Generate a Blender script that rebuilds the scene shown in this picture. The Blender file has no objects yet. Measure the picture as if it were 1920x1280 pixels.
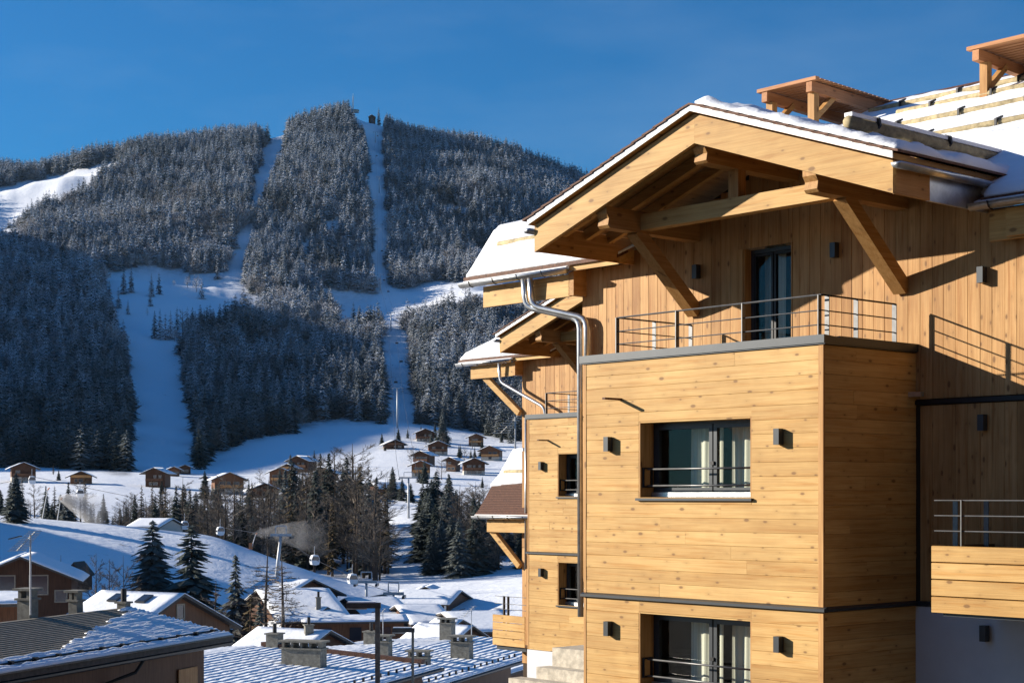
import bpy, bmesh, math, random
import numpy as np
from mathutils import Vector, Matrix

random.seed(7)
rng = np.random.default_rng(11)
SC = bpy.context.scene
COL = SC.collection

# ------------------------------------------------------------------ camera
F, CX, HY = 3077.0, 960.0, 928.0        # focal length, centre and horizon in photo pixels (1920 wide)
cam_d = bpy.data.cameras.new('camera')
cam = bpy.data.objects.new('camera', cam_d)
COL.objects.link(cam)
cam.location = (0, 0, 0)
cam.rotation_euler = (math.radians(90), 0, 0)
cam_d.sensor_width = 36.0
cam_d.lens = 36.0 * F / 1920.0
cam_d.shift_y = (HY - 640.0) / 1920.0
cam_d.clip_start = 0.1
cam_d.clip_end = 20000
SC.camera = cam

# ------------------------------------------------------------------ light
SUN = Vector((-1.649, 0.357, 0.545)).normalized()      # direction towards the sun
elev = math.asin(SUN.z)
world = bpy.data.worlds.new('World')
SC.world = world
world.use_nodes = True
wn = world.node_tree
wn.nodes.clear()
sky = wn.nodes.new('ShaderNodeTexSky')
sky.sky_type = 'NISHITA'
sky.sun_disc = False
sky.sun_elevation = elev
sky.sun_rotation = math.atan2(SUN.x, SUN.y)
sky.altitude = 1400
sky.air_density = 1.35
sky.dust_density = 0.2
sky.ozone_density = 10.0
bg = wn.nodes.new('ShaderNodeBackground')
bg.inputs['Strength'].default_value = 0.066
wo = wn.nodes.new('ShaderNodeOutputWorld')
tint = wn.nodes.new('ShaderNodeMix')          # cool white balance of the sky as a whole
tint.data_type = 'RGBA'
tint.blend_type = 'MULTIPLY'
tint.inputs[0].default_value = 1.0
tint.inputs[7].default_value = (0.45, 0.95, 1.0, 1)
wn.links.new(sky.outputs[0], tint.inputs[6])
# faint high cirrus veil all over the sky
wtc = wn.nodes.new('ShaderNodeTexCoord')
wmp = wn.nodes.new('ShaderNodeMapping')
wmp.inputs['Scale'].default_value = (1.6, 1.6, 6.0)
wmp.inputs['Rotation'].default_value = (0.25, 0.35, 0.0)
wnz = wn.nodes.new('ShaderNodeTexNoise')
wnz.inputs['Scale'].default_value = 2.2
wnz.inputs['Detail'].default_value = 6.0
wnz.inputs['Roughness'].default_value = 0.58
wmr = wn.nodes.new('ShaderNodeMapRange')
for i_, v_ in enumerate((0.48, 0.80, 0.0, 0.07)):
    wmr.inputs[i_ + 1].default_value = v_
wmx = wn.nodes.new('ShaderNodeMix')
wmx.data_type = 'RGBA'
wmx.inputs[7].default_value = (7.0, 8.2, 9.4, 1)
wn.links.new(wtc.outputs['Generated'], wmp.inputs[0])
wn.links.new(wmp.outputs[0], wnz.inputs['Vector'])
wn.links.new(wnz.outputs['Fac'], wmr.inputs[0])
wn.links.new(wmr.outputs[0], wmx.inputs[0])
wn.links.new(tint.outputs[2], wmx.inputs[6])
wn.links.new(wmx.outputs[2], bg.inputs['Color'])
wn.links.new(bg.outputs[0], wo.inputs['Surface'])
sun_d = bpy.data.lights.new('sun', 'SUN')
sun_d.energy = 5.0
sun_d.angle = math.radians(0.5)
sun_d.color = (1.0, 0.91, 0.78)
sun = bpy.data.objects.new('sun', sun_d)
COL.objects.link(sun)
sun.rotation_euler = SUN.to_track_quat('Z', 'Y').to_euler()
sun.location = (-60, 20, 60)
SC.view_settings.view_transform = 'Standard'
SC.view_settings.look = 'None'
SC.view_settings.exposure = 0.9
SC.view_settings.gamma = 1.0
SC.view_settings.use_curve_mapping = False
SC.cycles.use_denoising = True
SC.cycles.max_bounces = 6
SC.cycles.diffuse_bounces = 2
SC.cycles.transparent_max_bounces = 12
SC.cycles.volume_bounces = 0


# ------------------------------------------------------------------ helpers
def at(px, py, Y):
    """world point seen at photo pixel px,py when it stands Y metres ahead"""
    return Vector(((px - CX) / F * Y, Y, (HY - py) / F * Y))


class MB:
    def __init__(self):
        self.v = []
        self.f = []

    def add(self, vs, fs):
        o = len(self.v)
        self.v += [tuple(p) for p in vs]
        self.f += [tuple(i + o for i in f) for f in fs]
        return self

    def box(self, x0, x1, y0, y1, z0, z1):
        vs = [(x0, y0, z0), (x1, y0, z0), (x1, y1, z0), (x0, y1, z0),
              (x0, y0, z1), (x1, y0, z1), (x1, y1, z1), (x0, y1, z1)]
        return self.add(vs, [(3, 2, 1, 0), (4, 5, 6, 7), (0, 1, 5, 4), (1, 2, 6, 5), (2, 3, 7, 6), (3, 0, 4, 7)])

    def hexa(self, pts):
        return self.add(pts, [(3, 2, 1, 0), (4, 5, 6, 7), (0, 1, 5, 4), (1, 2, 6, 5), (2, 3, 7, 6), (3, 0, 4, 7)])

    def beam(self, p, q, w, h, up=(0, 0, 1)):
        p, q = Vector(p), Vector(q)
        d = (q - p).normalized()
        u = Vector(up)
        s = d.cross(u)
        if s.length < 1e-5:
            s = d.cross(Vector((1, 0, 0)))
        s.normalize()
        t = s.cross(d).normalized()
        pts = []
        for c in (p, q):
            pts += [c - s * w / 2 - t * h / 2, c + s * w / 2 - t * h / 2, c + s * w / 2 + t * h / 2, c - s * w / 2 + t * h / 2]
        return self.add(pts, [(0, 1, 2, 3), (7, 6, 5, 4), (0, 4, 5, 1), (1, 5, 6, 2), (2, 6, 7, 3), (3, 7, 4, 0)])

    def prism(self, poly, axis, a0, a1):
        """poly: list of 2D points; axis 0: (y,z) along x, 1: (x,z) along y, 2: (x,y) along z"""
        n = len(poly)
        def P(p, c):
            return {0: (c, p[0], p[1]), 1: (p[0], c, p[1]), 2: (p[0], p[1], c)}[axis]
        vs = [P(p, a0) for p in poly] + [P(p, a1) for p in poly]
        fs = [tuple(range(n - 1, -1, -1)), tuple(range(n, 2 * n))]
        fs += [(i, (i + 1) % n, n + (i + 1) % n, n + i) for i in range(n)]
        return self.add(vs, fs)

    def tube(self, pts, r, n=8, cap=True):
        pts = [Vector(p) for p in pts]
        rs = r if isinstance(r, (list, tuple)) else [r] * len(pts)
        rings = []
        t0 = (pts[1] - pts[0]).normalized()
        ref = Vector((0, 0, 1)) if abs(t0.z) < 0.9 else Vector((1, 0, 0))
        u = t0.cross(ref).normalized()
        for i, p in enumerate(pts):
            if i == 0:
                t = (pts[1] - pts[0])
            elif i == len(pts) - 1:
                t = (pts[-1] - pts[-2])
            else:
                t = (pts[i + 1] - pts[i]).normalized() + (pts[i] - pts[i - 1]).normalized()
            t.normalize()
            u = (u - t * u.dot(t)).normalized()
            w = t.cross(u)
            rings.append([p + (u * math.cos(2 * math.pi * k / n) + w * math.sin(2 * math.pi * k / n)) * rs[i] for k in range(n)])
        vs = [q for ring in rings for q in ring]
        fs = []
        for i in range(len(pts) - 1):
            for k in range(n):
                a, b = i * n + k, i * n + (k + 1) % n
                fs.append((a, b, b + n, a + n))
        if cap:
            fs.append(tuple(range(n - 1, -1, -1)))
            fs.append(tuple((len(pts) - 1) * n + k for k in range(n)))
        return self.add(vs, fs)

    def mesh(self, name, mat=None, smooth=False):
        me = bpy.data.meshes.new(name)
        me.from_pydata(self.v, [], self.f)
        bm = bmesh.new()
        bm.from_mesh(me)
        bmesh.ops.recalc_face_normals(bm, faces=bm.faces)
        bm.to_mesh(me)
        bm.free()
        if mat:
            me.materials.append(mat)
        if smooth:
            me.polygons.foreach_set('use_smooth', [True] * len(me.polygons))
        me.update()
        return me

    def build(self, name, mat, parent=None, loc=(0, 0, 0), rot=(0, 0, 0), smooth=False):
        return link(name, self.mesh(name, mat, smooth), parent, loc, rot)


def link(name, me, parent=None, loc=(0, 0, 0), rot=(0, 0, 0), scale=(1, 1, 1)):
    o = bpy.data.objects.new(name, me)
    COL.objects.link(o)
    o.parent = parent
    o.location = loc
    o.rotation_euler = rot
    o.scale = scale
    return o


def thing(name, label, cat, loc=(0, 0, 0), rz=0.0, group=None, scale=(1, 1, 1)):
    o = link(name, None, None, loc, (0, 0, rz), scale)
    o.empty_display_size = 0.3
    return tag(o, label, cat, group)


def tag(o, label=None, cat=None, group=None, kind=None):
    if label:
        o['label'] = label
    if cat:
        o['category'] = cat
    if group:
        o['group'] = group
    if kind:
        o['kind'] = kind
    return o


def copy_tree(o, parent=None, skip=()):
    c = o.copy()
    COL.objects.link(c)
    c.parent = parent
    for ch in list(KIDS.get(o.name, o.children)):
        if ch.get('skip_copy') or ch.name.split('.')[0] in skip:
            continue
        copy_tree(ch, c, skip)
    return c


KIDS = {}


# ------------------------------------------------------------------ materials
def new_mat(name):
    m = bpy.data.materials.new(name)
    m.use_nodes = True
    nt = m.node_tree
    nt.nodes.clear()
    out = nt.nodes.new('ShaderNodeOutputMaterial')
    b = nt.nodes.new('ShaderNodeBsdfPrincipled')
    nt.links.new(b.outputs[0], out.inputs[0])
    return m, nt, b, out


def N(nt, t, **kw):
    n = nt.nodes.new(t)
    for k, v in kw.items():
        if k in n.inputs:
            n.inputs[k].default_value = v
        else:
            setattr(n, k, v)
    return n


def ramp(nt, fac, stops):
    r = nt.nodes.new('ShaderNodeValToRGB')
    e = r.color_ramp.elements
    while len(e) > 1:
        e.remove(e[-1])
    e[0].position = stops[0][0]
    e[0].color = (*stops[0][1], 1)
    for p, c in stops[1:]:
        k = e.new(p)
        k.color = (*c, 1)
    nt.links.new(fac, r.inputs[0])
    return r.outputs[0]


def math_n(nt, op, a, b=None, c=None, clamp=False):
    n = nt.nodes.new('ShaderNodeMath')
    n.operation = op
    n.use_clamp = clamp
    for i, x in enumerate((a, b, c)):
        if x is None:
            continue
        if isinstance(x, (int, float)):
            n.inputs[i].default_value = x
        else:
            nt.links.new(x, n.inputs[i])
    return n.outputs[0]


def mixc(nt, fac, a, b, mode='MIX'):
    n = nt.nodes.new('ShaderNodeMix')
    n.data_type = 'RGBA'
    n.blend_type = mode
    for s, x in ((0, fac), (6, a), (7, b)):
        if isinstance(x, (int, float)):
            n.inputs[s].default_value = x
        elif isinstance(x, tuple):
            n.inputs[s].default_value = (*x, 1)
        else:
            nt.links.new(x, n.inputs[s])
    return n.outputs[2]


def obj_coords(nt, scale, jitter=40.0, which='Object'):
    tc = nt.nodes.new('ShaderNodeTexCoord')
    oi = nt.nodes.new('ShaderNodeObjectInfo')
    mul = N(nt, 'ShaderNodeVectorMath', operation='MULTIPLY')
    nt.links.new(tc.outputs[which], mul.inputs[0])
    mul.inputs[1].default_value = scale
    off = N(nt, 'ShaderNodeVectorMath', operation='ADD')
    nt.links.new(mul.outputs[0], off.inputs[0])
    sc = math_n(nt, 'MULTIPLY', oi.outputs['Random'], jitter)
    cb = nt.nodes.new('ShaderNodeCombineXYZ')
    for i in range(3):
        nt.links.new(sc, cb.inputs[i])
    nt.links.new(cb.outputs[0], off.inputs[1])
    return off.outputs[0], oi.outputs['Random']


def bump(nt, b, h, strength=0.3, dist=0.01):
    n = N(nt, 'ShaderNodeBump')
    n.inputs['Strength'].default_value = strength
    n.inputs['Distance'].default_value = dist
    nt.links.new(h, n.inputs['Height'])
    nt.links.new(n.outputs[0], b.inputs['Normal'])


def wood(name, dark, light, knot=(0.15, 0.068, 0.024), axis=0, spread=0.55, knots=True, rough=0.62, kscale=1.0):
    """sawn softwood; grain runs along local axis 0, 1 or 2"""
    m, nt, b, _ = new_mat(name)
    g = [16.0, 16.0, 16.0]
    g[axis] = 0.9
    co, rnd = obj_coords(nt, tuple(g))
    n1 = N(nt, 'ShaderNodeTexNoise', Scale=1.0, Detail=5.0, Roughness=0.62, Distortion=0.6)
    nt.links.new(co, n1.inputs['Vector'])
    base = ramp(nt, n1.outputs['Fac'], [(0.30, tuple(x * y for x, y in zip(dark, (0.98, 0.90, 0.78)))), (0.46, tuple((a + c) / 2 for a, c in zip(dark, light))), (0.66, light)])
    # fine growth lines
    g2 = [90.0, 90.0, 90.0]
    g2[axis] = 1.2
    co2, _ = obj_coords(nt, tuple(g2))
    n2 = N(nt, 'ShaderNodeTexNoise', Scale=1.0, Detail=2.0, Roughness=0.5)
    nt.links.new(co2, n2.inputs['Vector'])
    fine = ramp(nt, n2.outputs['Fac'], [(0.3, (0.82, 0.80, 0.78)), (0.65, (1.05, 1.05, 1.05))])
    col = mixc(nt, 0.8, base, fine, 'MULTIPLY')
    # board to board tone
    wn_ = N(nt, 'ShaderNodeTexWhiteNoise', noise_dimensions='1D')
    nt.links.new(math_n(nt, 'MULTIPLY', rnd, 917.0), wn_.inputs['W'])
    tone = ramp(nt, wn_.outputs['Value'], [(0.0, (1 - spread * 0.5, 1 - spread * 0.62, 1 - spread * 0.78)), (0.35, (0.93, 0.92, 0.9)), (0.75, (1.0, 1.0, 1.0)), (1.0, (1.06, 1.08, 1.12))])
    col = mixc(nt, 1.0, col, tone, 'MULTIPLY')
    geo = nt.nodes.new('ShaderNodeNewGeometry')
    nw = N(nt, 'ShaderNodeTexNoise', Scale=0.9, Detail=4.0, Roughness=0.6)
    nt.links.new(geo.outputs['Position'], nw.inputs['Vector'])
    col = mixc(nt, 1.0, col, ramp(nt, nw.outputs['Fac'], [(0.32, (0.86, 0.83, 0.80)), (0.6, (1.04, 1.04, 1.04))]), 'MULTIPLY')
    if knots:
        tc = nt.nodes.new('ShaderNodeTexCoord')
        sx = nt.nodes.new('ShaderNodeSeparateXYZ')
        nt.links.new(tc.outputs['Object'], sx.inputs[0])
        oth = [i for i in range(3) if i != axis]
        cr_ = math_n(nt, 'ADD', sx.outputs[oth[0]], sx.outputs[oth[1]])
        ck = nt.nodes.new('ShaderNodeCombineXYZ')
        nt.links.new(math_n(nt, 'ADD', math_n(nt, 'MULTIPLY', sx.outputs[axis], 3.1 * kscale), math_n(nt, 'MULTIPLY', rnd, 371.0)), ck.inputs[0])
        nt.links.new(math_n(nt, 'ADD', math_n(nt, 'MULTIPLY', cr_, 6.4 * kscale), math_n(nt, 'MULTIPLY', rnd, 93.0)), ck.inputs[1])
        vo = N(nt, 'ShaderNodeTexVoronoi', Scale=1.0, Randomness=1.0, voronoi_dimensions='2D')
        nt.links.new(ck.outputs[0], vo.inputs['Vector'])
        sel = math_n(nt, 'GREATER_THAN', N_sep(nt, vo.outputs['Color']), 0.48)
        sg = nt.nodes.new('ShaderNodeSeparateColor')
        nt.links.new(vo.outputs['Color'], sg.inputs[0])
        rad = math_n(nt, 'SUBTRACT', math_n(nt, 'ADD', 0.05, math_n(nt, 'MULTIPLY', math_n(nt, 'POWER', sg.outputs[1], 2.0), 0.13)), vo.outputs['Distance'])
        kf = math_n(nt, 'MULTIPLY', math_n(nt, 'MULTIPLY', rad, 13.0, clamp=True), sel)
        col = mixc(nt, math_n(nt, 'MULTIPLY', kf, 0.85), col, knot)
        halo = math_n(nt, 'MULTIPLY', math_n(nt, 'MULTIPLY', math_n(nt, 'SUBTRACT', 0.30, vo.outputs['Distance']), 3.0, clamp=True), sel)
        col = mixc(nt, math_n(nt, 'MULTIPLY', halo, 0.35), col, tuple(0.62 * c for c in dark))
    nt.links.new(col, b.inputs['Base Color'])
    b.inputs['Roughness'].default_value = rough
    b.inputs['Specular IOR Level'].default_value = 0.25
    bump(nt, b, n2.outputs['Fac'], 0.25, 0.004)
    return m


def N_sep(nt, col):
    s = nt.nodes.new('ShaderNodeSeparateColor')
    nt.links.new(col, s.inputs[0])
    return s.outputs[0]


def plain(name, col, rough=0.6, metal=0.0, noise=0.15, scale=3.0, bump_s=0.0, spec=0.4):
    m, nt, b, _ = new_mat(name)
    tc = nt.nodes.new('ShaderNodeTexCoord')
    n1 = N(nt, 'ShaderNodeTexNoise', Scale=scale, Detail=5.0, Roughness=0.65)
    nt.links.new(tc.outputs['Object'], n1.inputs['Vector'])
    c = ramp(nt, n1.outputs['Fac'], [(0.3, tuple(x * (1 - noise) for x in col)), (0.7, tuple(min(1, x * (1 + noise)) for x in col))])
    nt.links.new(c, b.inputs['Base Color'])
    b.inputs['Roughness'].default_value = rough
    b.inputs['Metallic'].default_value = metal
    b.inputs['Specular IOR Level'].default_value = spec
    if bump_s:
        bump(nt, b, n1.outputs['Fac'], bump_s, 0.02)
    return m


def snow_mat(name, bscale=6.0, bstr=0.35, dist=0.05, col=(0.86, 0.885, 0.92)):
    m, nt, b, _ = new_mat(name)
    tc = nt.nodes.new('ShaderNodeTexCoord')
    n1 = N(nt, 'ShaderNodeTexNoise', Scale=bscale, Detail=6.0, Roughness=0.6)
    nt.links.new(tc.outputs['Object'], n1.inputs['Vector'])
    c = ramp(nt, n1.outputs['Fac'], [(0.3, tuple(x * 0.95 for x in col)), (0.65, col)])
    nt.links.new(c, b.inputs['Base Color'])
    b.inputs['Roughness'].default_value = 0.75
    b.inputs['Specular IOR Level'].default_value = 0.2
    bump(nt, b, n1.outputs['Fac'], bstr, dist)
    return m


M = {}
M['larch'] = wood('larch_cladding', (0.475, 0.265, 0.080), (0.60, 0.385, 0.145), axis=0, spread=0.34)
M['larch_up'] = wood('larch_vertical', (0.37, 0.18, 0.055), (0.55, 0.32, 0.125), axis=0, spread=0.6)
M['beam_x'] = wood('spruce_beam_x', (0.45, 0.25, 0.075), (0.60, 0.385, 0.145), axis=0, spread=0.25, kscale=0.8)
M['beam_y'] = wood('spruce_beam_y', (0.37, 0.18, 0.052), (0.53, 0.30, 0.11), axis=1, spread=0.25, kscale=0.8)
M['beam_z'] = wood('spruce_beam_z', (0.37, 0.18, 0.052), (0.53, 0.30, 0.11), axis=2, spread=0.25, kscale=0.8)
M['orange_x'] = wood('douglas_x', (0.36, 0.15, 0.055), (0.52, 0.25, 0.11), axis=0, spread=0.3)
M['orange_y'] = wood('douglas_y', (0.36, 0.15, 0.055), (0.52, 0.25, 0.11), axis=1, spread=0.3)
M['backing'] = plain('wall_backing', (0.05, 0.03, 0.015), 0.9)
M['metal_dark'] = plain('anthracite_metal', (0.045, 0.05, 0.055), 0.38, 0.3, 0.08, 9.0)
M['steel'] = plain('galvanised_steel', (0.13, 0.13, 0.13), 0.42, 0.6, 0.2, 8.0)
M['zinc'] = plain('zinc_gutter', (0.55, 0.56, 0.56), 0.35, 0.85, 0.22, 5.0)
M['white_metal'] = plain('white_flashing', (0.80, 0.80, 0.80), 0.5, 0.0, 0.04)
M['snow'] = snow_mat('roof_snow', 4.0, 0.45, 0.06)
M['tile'] = plain('brown_roof_tile', (0.11, 0.048, 0.027), 0.75, 0, 0.6, 22.0)
M['log'] = plain('debarked_log', (0.31, 0.25, 0.14), 0.8, 0, 0.45, 9.0, 0.3)
M['plaster'] = plain('white_plaster', (0.62, 0.62, 0.63), 0.85, 0, 0.05, 2.0, 0.05)
M['black'] = plain('black_steel', (0.012, 0.012, 0.013), 0.45, 0.2, 0.1)
M['curtain'] = plain('linen_curtain', (0.50, 0.55, 0.47), 0.9, 0, 0.10, 1.5)
M['room'] = plain('dark_room', (0.03, 0.03, 0.032), 0.9)
M['stone'] = plain('pale_stone', (0.45, 0.40, 0.32), 0.9, 0, 0.35, 6.0, 0.5)
M['concrete'] = plain('old_concrete', (0.18, 0.17, 0.14), 0.9, 0, 0.35, 5.0, 0.3)


def curtain_mat():
    m = M['curtain']
    nt = m.node_tree
    b = [n for n in nt.nodes if n.type == 'BSDF_PRINCIPLED'][0]
    tc = nt.nodes.new('ShaderNodeTexCoord')
    mp = N(nt, 'ShaderNodeMapping')
    mp.inputs['Scale'].default_value = (34, 34, 0.6)
    nt.links.new(tc.outputs['Object'], mp.inputs[0])
    n = N(nt, 'ShaderNodeTexNoise', Scale=1.0, Detail=3.0)
    nt.links.new(mp.outputs[0], n.inputs['Vector'])
    c = ramp(nt, n.outputs['Fac'], [(0.3, (0.48, 0.48, 0.40)), (0.7, (0.72, 0.71, 0.62))])
    nt.links.new(c, b.inputs['Base Color'])


curtain_mat()


def glass_mat():
    m = bpy.data.materials.new('window_glass')
    m.use_nodes = True
    nt = m.node_tree
    nt.nodes.clear()
    out = nt.nodes.new('ShaderNodeOutputMaterial')
    tr = N(nt, 'ShaderNodeBsdfTransparent')
    tr.inputs[0].default_value = (0.93, 0.94, 0.92, 1)
    gl = N(nt, 'ShaderNodeBsdfGlossy')
    gl.inputs['Roughness'].default_value = 0.02
    lw = N(nt, 'ShaderNodeLayerWeight')
    lw.inputs[0].default_value = 0.5
    fr = nt.nodes.new('ShaderNodeMath')
    fr.operation = 'MULTIPLY_ADD'
    fr.inputs[1].default_value = 0.4
    fr.inputs[2].default_value = 0.02
    pw = nt.nodes.new('ShaderNodeMath')
    pw.operation = 'POWER'
    pw.inputs[1].default_value = 4.0
    nt.links.new(lw.outputs['Facing'], pw.inputs[0])
    nt.links.new(pw.outputs[0], fr.inputs[0])
    mx = nt.nodes.new('ShaderNodeMixShader')
    nt.links.new(fr.outputs[0], mx.inputs[0])
    nt.links.new(tr.outputs[0], mx.inputs[1])
    nt.links.new(gl.outputs[0], mx.inputs[2])
    nt.links.new(mx.outputs[0], out.inputs[0])
    return m


M['glass'] = glass_mat()

# ------------------------------------------------------------------ terrain
def zc(py, Y):
    return (HY - py) / F * Y


def prof(*pts):
    out = []
    for p in pts:
        out.append((p[0], p[2] if len(p) == 3 else zc(p[1], p[0])))
    return out


# (column in photo pixels, profile of (distance, photo row) or (distance, None, height))
COLS = [
    (-30000, prof((3, 0, -8), (30, 0, -8), (100, 0, -2), (220, 0, 30), (400, 0, 110), (700, 0, 260), (1200, 0, 360), (2600, 0, 380))),
    (-14000, prof((3, 0, -8), (60, 0, -8), (150, 0, -4), (300, 0, 30), (500, 0, 110), (800, 0, 270), (1300, 0, 400), (2600, 0, 420))),
    (-6000, prof((3, 0, -8.5), (70, 0, -9), (200, 0, -4), (350, 0, 20), (520, 0, 95), (800, 0, 255), (1250, 0, 420), (2600, 0, 460))),
    (-3000, prof((3, 0, -8.5), (70, 0, -10), (200, 0, -4), (400, 0, 14), (600, 0, 70), (900, 0, 190), (1350, 0, 340), (2000, 0, 440), (2600, 0, 430))),
    (-1200, prof((3, 0, -8.5), (70, 0, -10.5), (150, 0, -9), (260, 0, 2), (420, 0, 8), (640, 0, 22), (1000, 0, 105), (1400, 0, 230), (2000, 0, 400), (2600, 0, 400))),
    (-400, prof((3, 0, -8.5), (70, 0, -11), (150, 0, -11), (260, 0, -0.5), (330, 0, -2), (480, 0, 4), (640, 0, 14), (1000, 0, 80), (1300, 0, 155), (1450, 0, 190), (2100, 355), (2300, 0, 385), (2600, 0, 350))),
    (0, prof((3, 0, -8), (70, 0, -11.2), (120, 0, -12.6), (160, 0, -12), (205, 0, -7.5), (258, 960), (285, 0, -5), (330, 0, -9), (410, 0, -3), (480, 915), (560, 888), (650, 872), (1000, 700), (1250, 590), (1400, 518), (2000, 366), (2250, 312), (2450, 0, 405), (2700, 0, 330))),
    (200, prof((3, 0, -7.5), (70, 0, -11.4), (120, 0, -13), (165, 0, -13), (210, 0, -9), (256, 977), (280, 0, -6.5), (330, 0, -11), (410, 0, -4), (480, 914), (560, 890), (650, 873), (1000, 705), (1240, 592), (1400, 513), (1520, 502), (1950, 340), (2150, 291), (2350, 0, 420), (2700, 0, 330))),
    (400, prof((3, 0, -7), (70, 0, -11.6), (120, 0, -13.4), (170, 0, -13.6), (215, 0, -10.5), (258, 996), (285, 0, -9.5), (330, 0, -13), (400, 0, -8), (450, 940), (520, 912), (620, 886), (720, 862), (1000, 722), (1240, 592), (1400, 533), (1500, 524), (2200, 243), (2400, 0, 450), (2700, 0, 350))),
    (550, prof((3, 0, -6.5), (70, 0, -11.8), (120, 0, -13.8), (170, 0, -14.2), (210, 0, -12.8), (248, 1052), (275, 0, -13), (320, 0, -15), (390, 0, -9), (440, 950), (520, 915), (620, 885), (740, 842), (850, 806), (1300, 602), (1450, 545), (2250, 226), (2450, 0, 480), (2700, 0, 370))),
    (660, prof((3, 0, -6), (70, 0, -12), (120, 0, -14), (170, 0, -14.6), (240, 0, -13.2), (275, 0, -14.8), (310, 0, -15.5), (385, 0, -8), (440, 948), (520, 915), (620, 885), (760, 836), (870, 794), (1330, 602), (1490, 548), (2300, 209), (2480, 0, 500), (2750, 0, 380))),
    (760, prof((3, 0, -6), (70, 0, -12), (120, 0, -14.2), (170, 0, -14.8), (250, 0, -15), (295, 0, -15.4), (390, 972), (440, 950), (520, 915), (620, 884), (770, 832), (880, 794), (1350, 602), (1500, 548), (2300, 264), (2480, 0, 460), (2750, 0, 380))),
    (900, prof((3, 0, -5.6), (45, 0, -8), (70, 0, -11.5), (120, 0, -13.8), (170, 0, -14.4), (250, 0, -14.8), (295, 0, -14.6), (390, 975), (440, 955), (520, 920), (620, 888), (770, 842), (900, 808), (1350, 600), (1500, 532), (2300, 286), (2480, 0, 450), (2750, 0, 340))),
    (1100, prof((3, 0, -5.4), (45, 0, -6.2), (70, 0, -9), (120, 0, -13), (170, 0, -14), (300, 0, -13), (390, 975), (440, 955), (520, 920), (620, 888), (770, 845), (900, 815), (1350, 600), (1500, 535), (2320, 352), (2500, 0, 400), (2750, 0, 300))),
    (1500, prof((3, 0, -5.4), (45, 0, -5.6), (100, 0, -8), (300, 0, -10), (600, 0, 8), (900, 0, 32), (1400, 0, 160), (2350, 480), (2750, 0, 250))),
    (2300, prof((3, 0, -5.4), (60, 0, -5.5), (300, 0, -6), (600, 0, 10), (900, 0, 35), (1400, 0, 130), (2350, 640), (2750, 0, 200))),
    (5000, prof((3, 0, -5.4), (60, 0, -5.5), (300, 0, -4), (900, 0, 60), (1400, 0, 130), (2750, 0, 200))),
]
Ys = np.concatenate([np.linspace(3, 60, 14), np.linspace(68, 460, 80), np.linspace(470, 1000, 54), np.linspace(1015, 2450, 80), np.linspace(2500, 2750, 4)])
Ts = np.concatenate([np.linspace(-4.9, -1.3, 18), np.linspace(-1.2, -0.4, 20), np.linspace(-0.38, 0.12, 260), np.linspace(0.13, 0.5, 30), np.linspace(0.6, 1.3, 6)])
ct = np.array([(c[0] - CX) / F for c in COLS])
Zc = np.array([np.interp(Ys, [p[0] for p in c[1]], [p[1] for p in c[1]]) for c in COLS])
Z = np.empty((len(Ys), len(Ts)))
for i in range(len(Ys)):
    Z[i] = np.interp(Ts, ct, Zc[:, i])


def smooth1(A, k, axis):
    w = np.exp(-0.5 * (np.arange(-2 * k, 2 * k + 1) / k) ** 2)
    w /= w.sum()
    P = np.concatenate([np.repeat(np.take(A, [0], axis), 2 * k, axis), A, np.repeat(np.take(A, [-1], axis), 2 * k, axis)], axis)
    return np.apply_along_axis(lambda r: np.convolve(r, w, 'valid'), axis, P)


Z = smooth1(Z, 4, 1)
Z = smooth1(Z, 1, 0)


def vnoise(x, y, seed=0):
    xi, yi = np.floor(x).astype(int), np.floor(y).astype(int)
    xf, yf = x - xi, y - yi
    xf, yf = xf * xf * (3 - 2 * xf), yf * yf * (3 - 2 * yf)
    def h(a, b):
        n = (a * 374761393 + b * 668265263 + seed * 69069) & 0x7fffffff
        n = ((n ^ (n >> 13)) * 1274126177) & 0x7fffffff
        return (n ^ (n >> 16)) % 65536 / 65536.0
    return (h(xi, yi) * (1 - xf) + h(xi + 1, yi) * xf) * (1 - yf) + (h(xi, yi + 1) * (1 - xf) + h(xi + 1, yi + 1) * xf) * yf


def fbm(x, y, seed=0, o=4):
    s = np.zeros_like(x, dtype=float)
    a = 0.5
    for k in range(o):
        s = s + a * (vnoise(x * 2 ** k, y * 2 ** k, seed + k) - 0.5)
        a *= 0.5
    return s


GX = Ys[:, None] * Ts[None, :]
GY = np.repeat(Ys[:, None], len(Ts), 1)
ampl = np.clip((GY - 120) / 1400, 0, 1)
Z = Z + fbm(GX / 160, GY / 160, 3) * 46 * np.clip((GY - 900) / 700, 0, 1) + fbm(GX / 40, GY / 40, 9) * (0.9 + 9 * np.clip((GY - 700) / 800, 0, 1)) * np.clip((GY - 100) / 60, 0, 1)


# the opposite side of the valley, left of the view, which keeps the lower slopes in shade
hr = np.interp(GY, [480, 600, 700, 780, 990, 1320, 1750, 2300], [40, 148, 226, 274, 318, 400, 440, 430])
side = hr * np.exp(-((GX + 950 + 0.12 * (GY - 900)) / 330.0) ** 2) * np.clip((-0.36 - GX / GY) / 0.18, 0, 1)
Z = np.where(side > 2, np.maximum(Z, side), Z)
knoll = 45 * np.exp(-((GX + 172) / 38.0) ** 2 - ((GY - 212) / 66.0) ** 2)
Z = Z + knoll * np.clip((-0.34 - GX / GY) / 0.12, 0, 1)


Z = Z - 6.0 * np.clip((GX / GY + 0.30) / 0.10, 0, 1) * np.exp(-((GY - 165) / 62.0) ** 4)


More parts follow.
